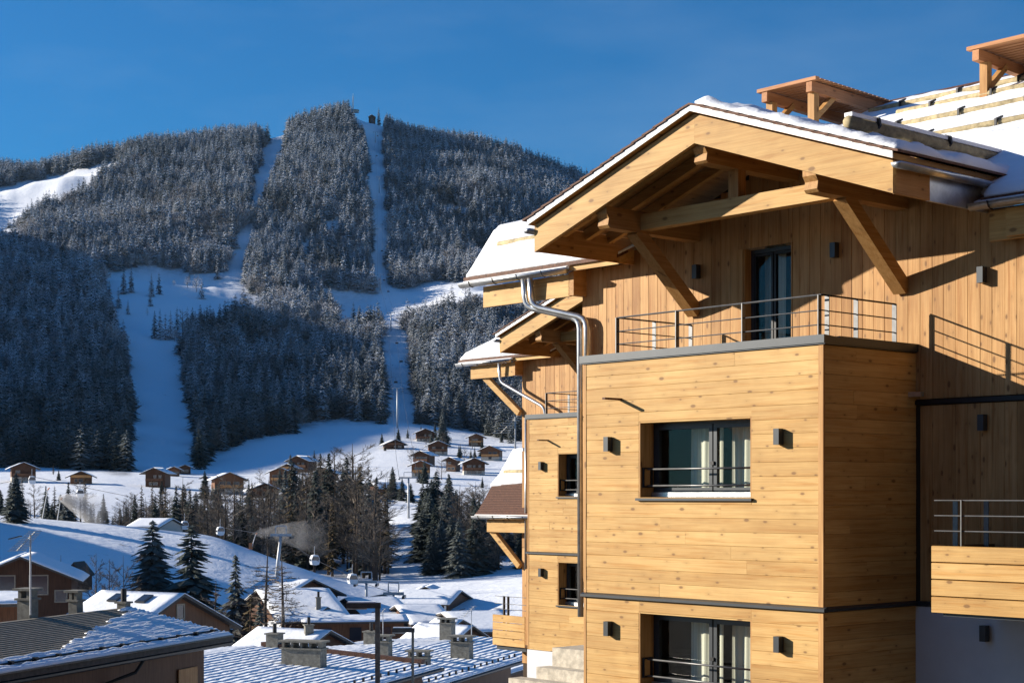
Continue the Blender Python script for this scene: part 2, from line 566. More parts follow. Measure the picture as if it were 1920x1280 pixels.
def ground_z(X, Y):
    t = X / Y
    i = np.clip(np.searchsorted(Ys, Y) - 1, 0, len(Ys) - 2)
    j = np.clip(np.searchsorted(Ts, t) - 1, 0, len(Ts) - 2)
    a = (Y - Ys[i]) / (Ys[i + 1] - Ys[i])
    b = (t - Ts[j]) / (Ts[j + 1] - Ts[j])
    return (Z[i, j] * (1 - b) + Z[i, j + 1] * b) * (1 - a) + (Z[i + 1, j] * (1 - b) + Z[i + 1, j + 1] * b) * a


def on_ground(px, py, y0, y1):
    """first place between y0 and y1 metres ahead where the ground shows at photo pixel px,py"""
    t = (px - CX) / F
    q = np.linspace(y0, y1, 600)
    pyq = HY - F * ground_z(t * q, q) / q
    k = np.argmax(pyq <= py) if (pyq <= py).any() else int(np.argmin(np.abs(pyq - py)))
    Y = float(q[k])
    return Vector((t * Y, Y, float(ground_z(np.array([t * Y]), np.array([Y]))[0])))


def gz(X, Y):
    return float(ground_z(np.array([float(X)]), np.array([float(Y)]))[0])


def in_poly(px, py, poly):
    r = np.zeros(px.shape, bool)
    n = len(poly)
    for i in range(n):
        (x0, y0), (x1, y1) = poly[i], poly[(i + 1) % n]
        c = ((y0 > py) != (y1 > py)) & (px < (x1 - x0) * (py - y0) / ((y1 - y0) if y1 != y0 else 1e-9) + x0)
        r ^= c
    return r


CLEAR = [
    [(205, 580), (335, 640), (348, 720), (364, 800), (368, 880), (250, 915), (236, 870), (244, 800), (240, 720), (224, 640)],
    [(186, 508), (300, 502), (440, 520), (470, 552), (400, 580), (430, 620), (345, 620), (345, 650), (280, 650), (215, 600), (196, 560)],
    [(478, 195), (545, 215), (535, 300), (514, 350), (498, 390), (470, 405), (472, 345), (490, 290), (496, 250)],
    [(455, 420), (484, 420), (468, 470), (452, 535), (425, 535), (430, 480)],
    [(632, 190), (712, 195), (722, 260), (726, 330), (732, 420), (729, 500), (740, 560), (750, 600), (768, 640), (776, 700), (782, 800), (745, 815), (718, 790), (718, 700), (712, 600), (697, 520), (694, 420), (688, 320), (676, 260)],
    [(735, 540), (870, 524), (1040, 512), (1040, 572), (880, 580), (785, 600), (745, 610), (715, 570)],
    [(-60, 366), (60, 338), (228, 300), (250, 308), (190, 345), (80, 402), (20, 450), (-60, 470)],
    [(455, 645), (525, 640), (520, 668), (460, 668)],
    [(590, 540), (720, 552), (745, 610), (640, 612)],
    [(300, 560), (420, 545), (500, 560), (490, 590), (400, 600)],
    [(600, 415), (640, 410), (630, 445), (604, 440)], [(885, 470), (920, 455), (935, 490), (900, 500)], [(560, 455), (585, 450), (580, 490), (562, 488)],
]
EDGE_X = [-400, 0, 100, 190, 250, 370, 400, 450, 560, 700, 750, 800, 870, 960, 1100, 1500]
EDGE_Y = [875, 870, 878, 884, 902, 880, 852, 832, 802, 788, 800, 800, 808, 824, 836, 840]


def open_snow(px, py, wob):
    o = py + wob * 6 > np.interp(px, EDGE_X, EDGE_Y)
    for p in CLEAR:
        o |= in_poly(px + wob * 7, py + wob * 5, p)
    return o


gpx = CX + F * Ts[None, :] + 0 * GY
gpy = HY - F * Z / GY
wobg = fbm(GX / 25, GY / 25, 21) * 4
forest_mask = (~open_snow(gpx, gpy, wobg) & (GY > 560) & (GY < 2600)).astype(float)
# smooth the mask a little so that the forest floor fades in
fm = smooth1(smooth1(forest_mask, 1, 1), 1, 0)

nY, nT = Z.shape
verts = np.stack([GX, GY, Z], -1).reshape(-1, 3)
idx = np.arange(nY * nT).reshape(nY, nT)
quads = np.stack([idx[:-1, :-1], idx[:-1, 1:], idx[1:, 1:], idx[1:, :-1]], -1).reshape(-1, 4)


def terrain_material():
    m, nt, b, _ = new_mat('snowy_ground')
    geo = nt.nodes.new('ShaderNodeNewGeometry')
    at_ = N(nt, 'ShaderNodeAttribute', attribute_name='forest')
    sep = nt.nodes.new('ShaderNodeSeparateXYZ')
    nt.links.new(geo.outputs['Position'], sep.inputs[0])
    n1 = N(nt, 'ShaderNodeTexNoise', Scale=0.22, Detail=8.0, Roughness=0.62)
    n2 = N(nt, 'ShaderNodeTexNoise', Scale=0.035, Detail=4.0, Roughness=0.55)
    n3 = N(nt, 'ShaderNodeTexNoise', Scale=1.6, Detail=6.0, Roughness=0.6)
    for n in (n1, n2, n3):
        nt.links.new(geo.outputs['Position'], n.inputs['Vector'])
    snow = ramp(nt, n3.outputs['Fac'], [(0.3, (0.80, 0.83, 0.87)), (0.7, (0.88, 0.90, 0.93))])
    at2 = N(nt, 'ShaderNodeAttribute', attribute_name='scrub')
    th = math_n(nt, 'SUBTRACT', 0.80, math_n(nt, 'MULTIPLY', at2.outputs['Fac'], 0.28))
    patch = math_n(nt, 'MULTIPLY', math_n(nt, 'SUBTRACT', math_n(nt, 'ADD', n1.outputs['Fac'], math_n(nt, 'MULTIPLY', math_n(nt, 'SUBTRACT', n2.outputs['Fac'], 0.5), 0.5)), th), 12.0, clamp=True)
    col = mixc(nt, math_n(nt, 'MULTIPLY', patch, 0.85), snow, (0.10, 0.075, 0.05))
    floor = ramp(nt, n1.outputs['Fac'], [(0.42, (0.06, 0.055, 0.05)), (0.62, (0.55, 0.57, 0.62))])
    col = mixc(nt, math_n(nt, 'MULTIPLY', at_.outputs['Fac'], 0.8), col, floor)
    dark_near_mask = math_n(nt, 'MULTIPLY', math_n(nt, 'MINIMUM', math_n(nt, 'SUBTRACT', 62.0, sep.outputs[1]), math_n(nt, 'ADD', sep.outputs[1], 160.0)), 0.25, clamp=True)  # near ground, out of sight, darkened to cut snow bounce onto the chalets
    dark_near = ramp(nt, n3.outputs['Fac'], [(0.3, (0.035, 0.035, 0.036)), (0.7, (0.065, 0.063, 0.06))])
    col = mixc(nt, dark_near_mask, col, dark_near)
    nt.links.new(col, b.inputs['Base Color'])
    b.inputs['Roughness'].default_value = 0.8
    b.inputs['Specular IOR Level'].default_value = 0.15
    h = math_n(nt, 'ADD', math_n(nt, 'MULTIPLY', n1.outputs['Fac'], 0.6), math_n(nt, 'MULTIPLY', n3.outputs['Fac'], 0.12))
    bump(nt, b, h, 0.55, 1.2)
    return m


me = bpy.data.meshes.new('snowy_valley_and_mountain')
me.from_pydata(verts.tolist(), [], quads.tolist())
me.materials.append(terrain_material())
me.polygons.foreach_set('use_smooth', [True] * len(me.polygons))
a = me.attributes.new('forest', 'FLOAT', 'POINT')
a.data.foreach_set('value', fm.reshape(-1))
scrub = np.zeros_like(Z)
scrub = np.maximum(scrub, in_poly(gpx, gpy, [(735, 985), (800, 985), (800, 1100), (725, 1100)]) * 0.85)
scrub = np.maximum(scrub, in_poly(gpx, gpy, [(690, 230), (720, 330), (728, 600), (772, 700), (780, 790), (715, 790), (700, 500)]) * 0.55)
scrub = np.maximum(scrub, in_poly(gpx, gpy, [(250, 640), (345, 650), (366, 870), (300, 800)]) * 0.45)
scrub = np.maximum(scrub, (in_poly(gpx, gpy, [(140, 1000), (260, 990), (400, 1010), (300, 1110), (120, 1110)]) & (GY < 262)) * 0.5)
scrub = smooth1(smooth1(scrub, 2, 1), 1, 0)
a = me.attributes.new('scrub', 'FLOAT', 'POINT')
a.data.foreach_set('value', scrub.reshape(-1))
me.update()
terrain = link('terrain', me)
gs = MB()
gxs, gys = [-13000, -3000, -800, -250, -80, 0, 80, 250, 800, 4000], [-3000, -900, -300, -120, -40, 4]
gs.v = [(x, y, -9.2 + 0.12 * max(0, -y - 120) + 0.05 * max(0, abs(x) - 150)) for y in gys for x in gxs]
gs.f = [(j * 10 + i, j * 10 + i + 1, j * 10 + i + 11, j * 10 + i + 10) for j in range(5) for i in range(9)]
gb_ = gs.build('added_dark_ground', terrain.data.materials[0])  # unseen ground added behind the viewpoint, blocking sky glow from below
tag(gb_, 'unseen dark ground added behind the viewpoint to stop light from below', 'ground', kind='structure')
tag(terrain, 'snow-covered valley floor, meadows and ski mountain', 'terrain', kind='structure')


# ------------------------------------------------------------------ trees
def crown_material(name, c0, c1, frost, z0, z1, f0, f1):
    """needles or twigs; frost and snow lie thicker with altitude (z0..z1) and on upward faces"""
    m, nt, b, _ = new_mat(name)
    geo = nt.nodes.new('ShaderNodeNewGeometry')
    sp = nt.nodes.new('ShaderNodeSeparateXYZ')
    nt.links.new(geo.outputs['Position'], sp.inputs[0])
    sn = nt.nodes.new('ShaderNodeSeparateXYZ')
    nt.links.new(geo.outputs['Normal'], sn.inputs[0])
    oi = nt.nodes.new('ShaderNodeObjectInfo')
    n1 = N(nt, 'ShaderNodeTexNoise', Scale=0.9, Detail=4.0, Roughness=0.7)
    nt.links.new(geo.outputs['Position'], n1.inputs['Vector'])
    n2 = N(nt, 'ShaderNodeTexNoise', Scale=0.011, Detail=3.0)
    nt.links.new(geo.outputs['Position'], n2.inputs['Vector'])
    base = mixc(nt, oi.outputs['Random'], c0, c1)
    base = mixc(nt, 1.0, base, ramp(nt, n1.outputs['Fac'], [(0.3, (0.55, 0.55, 0.55)), (0.7, (1.35, 1.35, 1.35))]), 'MULTIPLY')
    mr = N(nt, 'ShaderNodeMapRange')
    for i, v in enumerate((z0, z1, f0, f1)):
        mr.inputs[i + 1].default_value = v
    nt.links.new(sp.outputs[2], mr.inputs[0])
    up = math_n(nt, 'MULTIPLY', math_n(nt, 'ADD', sn.outputs[2], 0.55), 1.1, clamp=True)
    nz = math_n(nt, 'MULTIPLY', math_n(nt, 'SUBTRACT', math_n(nt, 'ADD', math_n(nt, 'MULTIPLY', n1.outputs['Fac'], 0.8), math_n(nt, 'MULTIPLY', n2.outputs['Fac'], 1.3)), 0.62), 1.9, clamp=True)
    rv = math_n(nt, 'ADD', 0.35, math_n(nt, 'MULTIPLY', math_n(nt, 'POWER', oi.outputs['Random'], 1.5), 1.5))
    fr = math_n(nt, 'MULTIPLY', math_n(nt, 'MULTIPLY', math_n(nt, 'MULTIPLY', up, nz), rv), mr.outputs[0], clamp=True)
    col = mixc(nt, fr, base, frost)
    nt.links.new(col, b.inputs['Base Color'])
    b.inputs['Roughness'].default_value = 0.85
    b.inputs['Specular IOR Level'].default_value = 0.1
    return m


M['needles'] = crown_material('spruce_needles', (0.018, 0.028, 0.018), (0.036, 0.046, 0.024), (0.66, 0.70, 0.76), 10, 190, 0.10, 1.15)
M['twigs'] = crown_material('bare_twigs', (0.125, 0.105, 0.085), (0.20, 0.165, 0.13), (0.80, 0.81, 0.84), 25, 170, 0.0, 1.9)
M['larch_needles'] = crown_material('larch_winter', (0.075, 0.055, 0.028), (0.10, 0.075, 0.04), (0.7, 0.7, 0.7), 30, 190, 0.0, 1.0)
M['bark'] = plain('tree_bark', (0.07, 0.05, 0.035), 0.95, 0, 0.4, 4.0)


def conifer(seed, whorls, per, rmax, twigs=0, ragged=0.25, power=0.85, h0=0.05):
    """crown of a spruce 20 m tall, as drooping branch sprays in uneven whorls"""
    r = random.Random(seed)
    mb = MB()
    H = 20.0
    for w in range(whorls):
        t = h0 + (0.985 - h0) * (w / (whorls - 1)) ** 0.92
        z = H * t
        R = rmax * (1 - t) ** power * (1 + r.uniform(-ragged, ragged)) + 0.12
        k = max(4, int(per * (0.5 + 0.5 * (1 - t)) + r.random()))
        ph = r.random() * 6.28
        for i in range(k):
            a = ph + 6.283 * i / k + r.uniform(-0.25, 0.25)
            L = R * r.uniform(0.72, 1.12)
            ca, sa = math.cos(a), math.sin(a)
            zj = z + r.uniform(-0.55, 0.55) * H / whorls
            lift = 0.10 * L if t > 0.75 else -0.05 * L
            dr = -L * r.uniform(0.22, 0.42) + (0.3 * L if t > 0.85 else 0)
            wd = max(0.22, L * r.uniform(0.20, 0.30))
            def P(s, side, dz):
                return (ca * s - sa * side, sa * s + ca * side, zj + dz)
            c0 = P(0.04, 0, 0.25)
            c1 = P(0.5 * L, 0, lift + 0.1)
            c2 = P(L, 0, dr)
            l1, r1 = P(0.52 * L, wd, lift - 0.3 * wd - 0.1), P(0.52 * L, -wd, lift - 0.3 * wd - 0.1)
            mb.add([c0, c1, c2, l1, r1], [(0, 3, 1), (0, 1, 4), (3, 2, 1), (1, 2, 4)])
            for q in range(twigs):
                s = L * r.uniform(0.25, 0.95)
                sd = r.choice((-1, 1))
                f = s / L
                zz = lift * min(1, f * 2) + (dr - lift) * max(0, f * 2 - 1)
                tl = wd * r.uniform(0.7, 1.5) * (1.15 - f)
                p0 = P(s - 0.12 * L, 0, zz + 0.06)
                p1 = P(s + 0.05 * L, 0, zz + 0.02)
                p2 = P(s + tl * 0.7, sd * tl, zz - tl * r.uniform(0.3, 0.7))
                mb.add([p0, p1, p2], [(0, 1, 2)])
    return mb


def conifer_trunk():
    return MB().tube([(0, 0, -0.6), (0, 0, 6), (0, 0, 13), (0, 0, 19.6)], [0.30, 0.24, 0.13, 0.02], 6)


def bare(seed, n1, n2, n3, spread=0.33, w=0.05, base=0.2, upr=(0.55, 1.2)):
    """crown of a leafless tree 14 m tall: limbs, branches and twigs as thin tapered blades"""
    r = random.Random(seed)
    mb = MB()
    H = 14.0

    def blade(p, q, wd):
        d = (q - p)
        s = d.cross(Vector((r.uniform(-1, 1), r.uniform(-1, 1), r.uniform(-1, 1))))
        if s.length < 1e-6:
            return
        s = s.normalized() * wd
        mb.add([p - s, p + s, q], [(0, 1, 2)])

    for i in range(n1):
        f = base + (0.86 - base) * i / n1
        p = Vector((0, 0, H * f))
        a = i * 2.4 + r.uniform(-0.4, 0.4)
        L = H * spread * (1.15 - 0.75 * f) * r.uniform(0.8, 1.15)
        up = r.uniform(*upr)
        q = p + Vector((math.cos(a), math.sin(a), up)).normalized() * L
        blade(p, q, w * 2.2)
        for j in range(n2):
            s = r.uniform(0.25, 1.0)
            pp = p.lerp(q, s)
            d = Vector((math.cos(a) + r.uniform(-0.9, 0.9), math.sin(a) + r.uniform(-0.9, 0.9), r.uniform(0.2, 1.3) if upr[1] > 0.5 else r.uniform(-0.3, 0.4))).normalized()
            qq = pp + d * L * r.uniform(0.3, 0.6)
            blade(pp, qq, w * 1.2)
            for k in range(n3):
                s2 = r.uniform(0.2, 1.0)
                p3 = pp.lerp(qq, s2)
                d3 = (d + Vector((r.uniform(-1, 1), r.uniform(-1, 1), r.uniform(-0.4, 0.9)))).normalized()
                blade(p3, p3 + d3 * L * r.uniform(0.12, 0.28), w * 0.8)
    return mb


def bare_trunk(seed=0):
    r = random.Random(seed)
    return MB().tube([(0, 0, -0.5), (0.1, 0, 4), (r.uniform(-0.3, 0.3), 0.15, 8.5), (r.uniform(-0.3, 0.3), 0, 13.4)], [0.22, 0.16, 0.10, 0.02], 6)


TM = {
    'spruce_a': conifer(1, 44, 15, 4.4, 10, 0.22, 0.78).mesh('spruce_crown_a', M['needles']),
    'spruce_b': conifer(2, 40, 15, 4.2, 10, 0.3, 0.72).mesh('spruce_crown_b', M['needles']),
    'spruce_c': conifer(3, 36, 13, 3.6, 9, 0.35, 0.85).mesh('spruce_crown_c', M['needles']),
    'far_a': conifer(4, 19, 10, 4.4, 4, 0.3, 0.78).mesh('far_spruce_a', M['needles']),
    'far_b': conifer(5, 18, 9, 3.8, 4, 0.35, 0.7).mesh('far_spruce_b', M['needles']),
    'far_c': conifer(6, 17, 9, 4.2, 4, 0.45, 0.64).mesh('far_spruce_c', M['needles']),
    'larch_a': conifer(8, 26, 7, 2.6, 9, 0.4, 0.7, 0.12).mesh('larch_crown', M['larch_needles']),
    'bare_a': bare(1, 20, 9, 11, 0.24, 0.026, 0.12).mesh('bare_crown_a', M['twigs']),
    'bare_b': bare(2, 18, 9, 11, 0.19, 0.026, 0.1).mesh('bare_crown_b', M['twigs']),
    'bare_c': bare(3, 20, 9, 11, 0.28, 0.026, 0.12).mesh('bare_crown_c', M['twigs']),
    'bare_f': bare(21, 20, 8, 8, 0.30, 0.085, 0.12).mesh('far_bare_crown_a', M['twigs']),
    'bare_g': bare(22, 18, 8, 8, 0.24, 0.085, 0.1).mesh('far_bare_crown_b', M['twigs']),
    'bare_h': bare(23, 22, 8, 8, 0.34, 0.085, 0.1).mesh('far_bare_crown_c', M['twigs']),
    'bare_thin': bare(9, 75, 6, 4, 0.15, 0.022, 0.15, (-0.25, 0.2)).mesh('sparse_larch_crown', M['twigs']),
}
TK = {'c': conifer_trunk().mesh('conifer_trunk', M['bark'], True), 'b': bare_trunk().mesh('bare_trunk', M['bark'], True)}


def tree(kind, loc, height, label, group=None, rz=None, fat=1.0):
    bare_k = kind.startswith('bare')
    nm = 'bare_tree' if bare_k else ('larch_tree' if kind == 'larch_a' else 'spruce_tree')
    s = height / (14.0 if bare_k else 20.0)
    t = thing(nm, label, 'tree', loc, random.random() * 6.28 if rz is None else rz, group, (s * fat, s * fat, s))
    link('trunk', TK['b' if bare_k else 'c'], t)
    c = link('crown', TM[kind], t)
    return t, c

# ------------------------------------------------------------------ the forest on the mountain
def scatter(n, y0, y1):
    u = rng.random(n)
    Y = np.sqrt(y0 ** 2 + u * (y1 ** 2 - y0 ** 2))
    t = rng.uniform(-0.40, 0.16, n)
    return t * Y, Y


NF = 84000
fx, fy = scatter(NF, 600, 2520)
fz = ground_z(fx, fy)
fpx, fpy = CX + F * fx / fy, HY - F * fz / fy
keep = ~open_snow(fpx, fpy, fbm(fx / 25, fy / 25, 21) * 4)
# parts of the hillside that stand behind the near chalet are never seen
keep &= ~((fpx > 1130) & (fpy > 330))
fx, fy, fz, fpx, fpy = (q[keep] for q in (fx, fy, fz, fpx, fpy))
gap = fbm(fx / 38, fy / 38, 77) + 0.6 * fbm(fx / 120, fy / 120, 78)
thin = (gap < 0.20) | (fpy > 640)
fx, fy, fz, fpx, fpy = (q[thin] for q in (fx, fy, fz, fpx, fpy))
clump = fbm(fx / 55, fy / 55, 40) * 1.8 + fbm(fx / 200, fy / 200, 50) * 1.2
dec_p = 0.26 + clump * 1.1
dec_p += 0.42 * np.exp(-((fpx - 330) / 300) ** 2 - ((fpy - 425) / 75) ** 2)
dec_p += 0.45 * np.exp(-((fpx - 640) / 60) ** 2 - ((fpy - 480) / 40) ** 2)
dec_p += 0.40 * np.exp(-((fpx - 590) / 120) ** 2 - ((fpy - 640) / 50) ** 2)
dec_p += 0.22 * (fpx > 730) * (fpy < 520)
dec_p -= 0.35 * (fpy < 300) + 0.25 * (fpy > 700)
is_dec = rng.random(len(fx)) < np.clip(dec_p, 0.03, 0.8)
hgt = np.interp(fy, [650, 1100, 1500, 2200], [0.58, 0.68, 0.78, 0.92]) * (0.42 + 0.75 * rng.random(len(fx)) ** 0.7) * (1 + 0.3 * clump)


def forest(name, mask, keys, label, hscale, fat):
    pts = np.stack([fx[mask], fy[mask], fz[mask] - 0.4], -1)
    n = len(pts)
    me = bpy.data.meshes.new(name + '_points')
    me.from_pydata(pts.tolist(), [], [])
    for nm, val in (('scl', hgt[mask] * hscale), ('rz', rng.uniform(0, 6.28, n)), ('fat', rng.uniform(0.8, 1.25, n) * fat)):
        at_ = me.attributes.new(nm, 'FLOAT', 'POINT')
        at_.data.foreach_set('value', val.astype(np.float32))
    at_ = me.attributes.new('kind_index', 'INT', 'POINT')
    at_.data.foreach_set('value', rng.integers(0, len(keys), n).astype(np.int32))
    o = link(name, me)
    tag(o, label, 'forest', kind='stuff')
    ng = bpy.data.node_groups.new(name + '_nodes', 'GeometryNodeTree')
    ng.interface.new_socket('Geometry', in_out='INPUT', socket_type='NodeSocketGeometry')
    ng.interface.new_socket('Geometry', in_out='OUTPUT', socket_type='NodeSocketGeometry')
    gi, go = ng.nodes.new('NodeGroupInput'), ng.nodes.new('NodeGroupOutput')
    iop = ng.nodes.new('GeometryNodeInstanceOnPoints')
    join = ng.nodes.new('GeometryNodeJoinGeometry')
    for k in keys:
        oi = ng.nodes.new('GeometryNodeObjectInfo')
        oi.inputs['Object'].default_value = PROTO[k]
        oi.inputs['As Instance'].default_value = True
        oi.transform_space = 'ORIGINAL'
        ng.links.new(oi.outputs['Geometry'], join.inputs[0])

    def attr(nm, dt='FLOAT'):
        q = ng.nodes.new('GeometryNodeInputNamedAttribute')
        q.data_type = dt
        q.inputs['Name'].default_value = nm
        return q.outputs['Attribute']
    s, ft = attr('scl'), attr('fat')
    mul = ng.nodes.new('ShaderNodeMath')
    mul.operation = 'MULTIPLY'
    ng.links.new(s, mul.inputs[0])
    ng.links.new(ft, mul.inputs[1])
    cs = ng.nodes.new('ShaderNodeCombineXYZ')
    ng.links.new(mul.outputs[0], cs.inputs[0])
    ng.links.new(mul.outputs[0], cs.inputs[1])
    ng.links.new(s, cs.inputs[2])
    cr = ng.nodes.new('ShaderNodeCombineXYZ')
    ng.links.new(attr('rz'), cr.inputs[2])
    ng.links.new(gi.outputs[0], iop.inputs['Points'])
    ng.links.new(join.outputs[0], iop.inputs['Instance'])
    iop.inputs['Pick Instance'].default_value = True
    ng.links.new(attr('kind_index', 'INT'), iop.inputs['Instance Index'])
    ng.links.new(cr.outputs[0], iop.inputs['Rotation'])
    ng.links.new(cs.outputs[0], iop.inputs['Scale'])
    ng.links.new(iop.outputs[0], go.inputs[0])
    md = o.modifiers.new('scatter', 'NODES')
    md.node_group = ng
    return o


# single trees on the snowy shelf half way up the mountain: (photo x, photo y of the foot, height in photo pixels, kind)
PROTO = {}
SHELF = [(178, 560, 52, 'far_a'), (205, 572, 46, 'far_b'), (222, 578, 40, 'far_c'), (240, 590, 28, 'far_b'), (232, 552, 52, 'far_a'), (246, 548, 48, 'far_b'),
         (284, 556, 44, 'far_a'), (298, 552, 40, 'far_c'), (282, 574, 34, 'far_b'), (378, 560, 40, 'far_c'), (352, 540, 24, 'bare_f'), (368, 548, 30, 'bare_h'),
         (355, 522, 14, 'far_b'), (408, 524, 44, 'far_a'), (398, 512, 22, 'far_b'), (276, 592, 16, 'bare_g'), (326, 536, 12, 'bare_f'),
         (290, 634, 52, 'far_a'), (300, 636, 56, 'far_b'), (310, 637, 50, 'far_c'), (320, 636, 54, 'far_a'), (332, 634, 58, 'far_b'), (342, 628, 52, 'bare_g'), (327, 640, 26, 'bare_h'),
         (480, 536, 34, 'far_b'), (880, 560, 30, 'far_c'), (872, 556, 26, 'bare_f')]
ORD = 'leftmost second third fourth fifth sixth seventh eighth ninth tenth eleventh twelfth thirteenth fourteenth fifteenth sixteenth seventeenth eighteenth nineteenth twentieth'.split()


def nth(i, n):
    return (ORD[i] + ('' if i == 0 else ' from the left')) if i < 15 else ('rightmost' if i == n - 1 else ORD[n - 1 - i] + ' from the right')


SHELF.sort()
for i_, (px, py, hp, k) in enumerate(SHELF):
    p = on_ground(px, py, 900, 2000)
    t, c = tree(k, p, hp / F * p.y, ('frosted bare tree' if k[0] == 'b' else 'frosted spruce') + ' on the snowy mountain shelf, ' + nth(i_, len(SHELF)), 'single trees on the mountain shelf')
    PROTO.setdefault(k, c)
# skyline trees beside the summit masts and along the left-hand ridge
SKY = [(710, 232, 34, 'far_a'), (724, 236, 26, 'far_b'), (738, 246, 22, 'far_c'), (548, 226, 34, 'far_a'), (560, 222, 36, 'far_b'), (575, 221, 32, 'far_c'), (590, 222, 34, 'far_a'), (606, 220, 30, 'far_b'), (620, 218, 32, 'far_c'), (636, 216, 30, 'far_a'),
       (456, 236, 34, 'far_b'), (474, 232, 38, 'far_a'), (245, 284, 30, 'far_a'), (276, 280, 36, 'far_b'), (262, 286, 22, 'far_c')]
SKY.sort()
for i_, (px, py, hp, k) in enumerate(SKY):
    p = on_ground(px, py + 2, 1700, 2500)
    tree(k, p, hp / F * p.y, 'dark spruce on the mountain skyline, ' + nth(i_, len(SKY)), 'spruces on the skyline', fat=0.9)

forest('spruce_forest', ~is_dec, ['far_a', 'far_b', 'far_c'], 'dense snow-dusted spruce forest covering the mountain between the ski runs', 1.28, 1.35)
forest('bare_woodland', is_dec, ['bare_f', 'bare_g', 'bare_h'], 'grey frosted leafless woodland among the spruces on the mountain', 1.15, 1.45)

# ------------------------------------------------------------------ the wooden apartment chalets
# local frame: x runs along the sunlit front (to the right and nearer), y into the building, z up
PH = math.radians(-48.47)
P0 = (3.98, 21.0, 0.0)
BOX_L, WALL_B = -4.37, 2.02
GC, GHALF, GSL = -2.10, 3.253, 0.348       # gable: middle, half width, slope
GZ0 = 4.82                                 # underside of the bargeboard at the apex


def gable_z(a):
    return GZ0 - GSL * abs(a - GC)


def plank_mesh(L, h, t=0.024, ch=0.0035):
    """a board lying along x with chamfered long edges, outer face towards -y"""
    pf = [(0, -h / 2), (-t + ch, -h / 2), (-t, -h / 2 + ch), (-t, h / 2 - ch), (-t + ch, h / 2), (0, h / 2)]
    return MB().prism(pf, 0, -L / 2, L / 2)


def hplank(parent, a0, a1, z0, z1, b=0.0, mat=None):
    d = random.uniform(-0.002, 0.002)
    return plank_mesh(a1 - a0 - 0.002, z1 - z0 - 0.0016).build('plank', mat or M['larch'], parent, ((a0 + a1) / 2, b + d, (z0 + z1) / 2))


def splank(parent, b0, b1, z0, z1, a=0.0, mat=None):
    d = random.uniform(-0.002, 0.002)
    return plank_mesh(b1 - b0 - 0.002, z1 - z0 - 0.0016).build('plank', mat or M['larch'], parent, (a + d, (b0 + b1) / 2, (z0 + z1) / 2), (0, 0, math.pi / 2))


def vplank(parent, a0, a1, z0, z1, b=0.0, mat=None):
    d = random.uniform(-0.003, 0.003)
    return plank_mesh(z1 - z0 - 0.002, a1 - a0 - 0.002).build('plank', mat or M['larch_up'], parent, ((a0 + a1) / 2, b + d, (z0 + z1) / 2), (0, math.pi / 2, 0))


def sheet(xs, zs, holes, f):
    """a wall panel as one connected sheet with rectangular openings; f maps (x,z) to a point"""
    mb = MB()
    mb.v = [f(x, z) for z in zs for x in xs]
    nx = len(xs)
    for j in range(len(zs) - 1):
        for i in range(nx - 1):
            cx, cz = (xs[i] + xs[i + 1]) / 2, (zs[j] + zs[j + 1]) / 2
            if any(h[0] < cx < h[1] and h[2] < cz < h[3] for h in holes):
                continue
            k = j * nx + i
            mb.f.append((k, k + 1, k + nx + 1, k + nx))
    return mb


def ring(x0, x1, z0, z1, w, y0, y1):
    """a rectangular frame of bar width w as one closed mesh"""
    o = [(x0, z0), (x1, z0), (x1, z1), (x0, z1)]
    i = [(x0 + w, z0 + w), (x1 - w, z0 + w), (x1 - w, z1 - w), (x0 + w, z1 - w)]
    vs = [(p[0], y, p[1]) for y in (y0, y1) for p in o + i]
    fs = []
    for k in range(4):
        n = (k + 1) % 4
        fs += [(k, n, 4 + n, 4 + k), (8 + k, 12 + k, 12 + n, 8 + n), (k, 8 + k, 8 + n, n), (4 + k, 4 + n, 12 + n, 12 + k)]
    return MB().add(vs, fs)


def curtain_mesh(x0, x1, z0, z1, y, seed=0):
    r = random.Random(seed)
    n = int((x1 - x0) / 0.03)
    vs, fs = [], []
    for i in range(n + 1):
        x = x0 + (x1 - x0) * i / n
        dy = 0.018 * math.sin(i * 1.25 + r.uniform(-0.3, 0.3)) + 0.008 * math.sin(i * 0.43)
        vs += [(x, y + dy, z0), (x + 0.01, y + dy * 0.7, z1)]
    for i in range(n):
        fs.append((2 * i, 2 * i + 2, 2 * i + 3, 2 * i + 1))
    return MB().add(vs, fs)


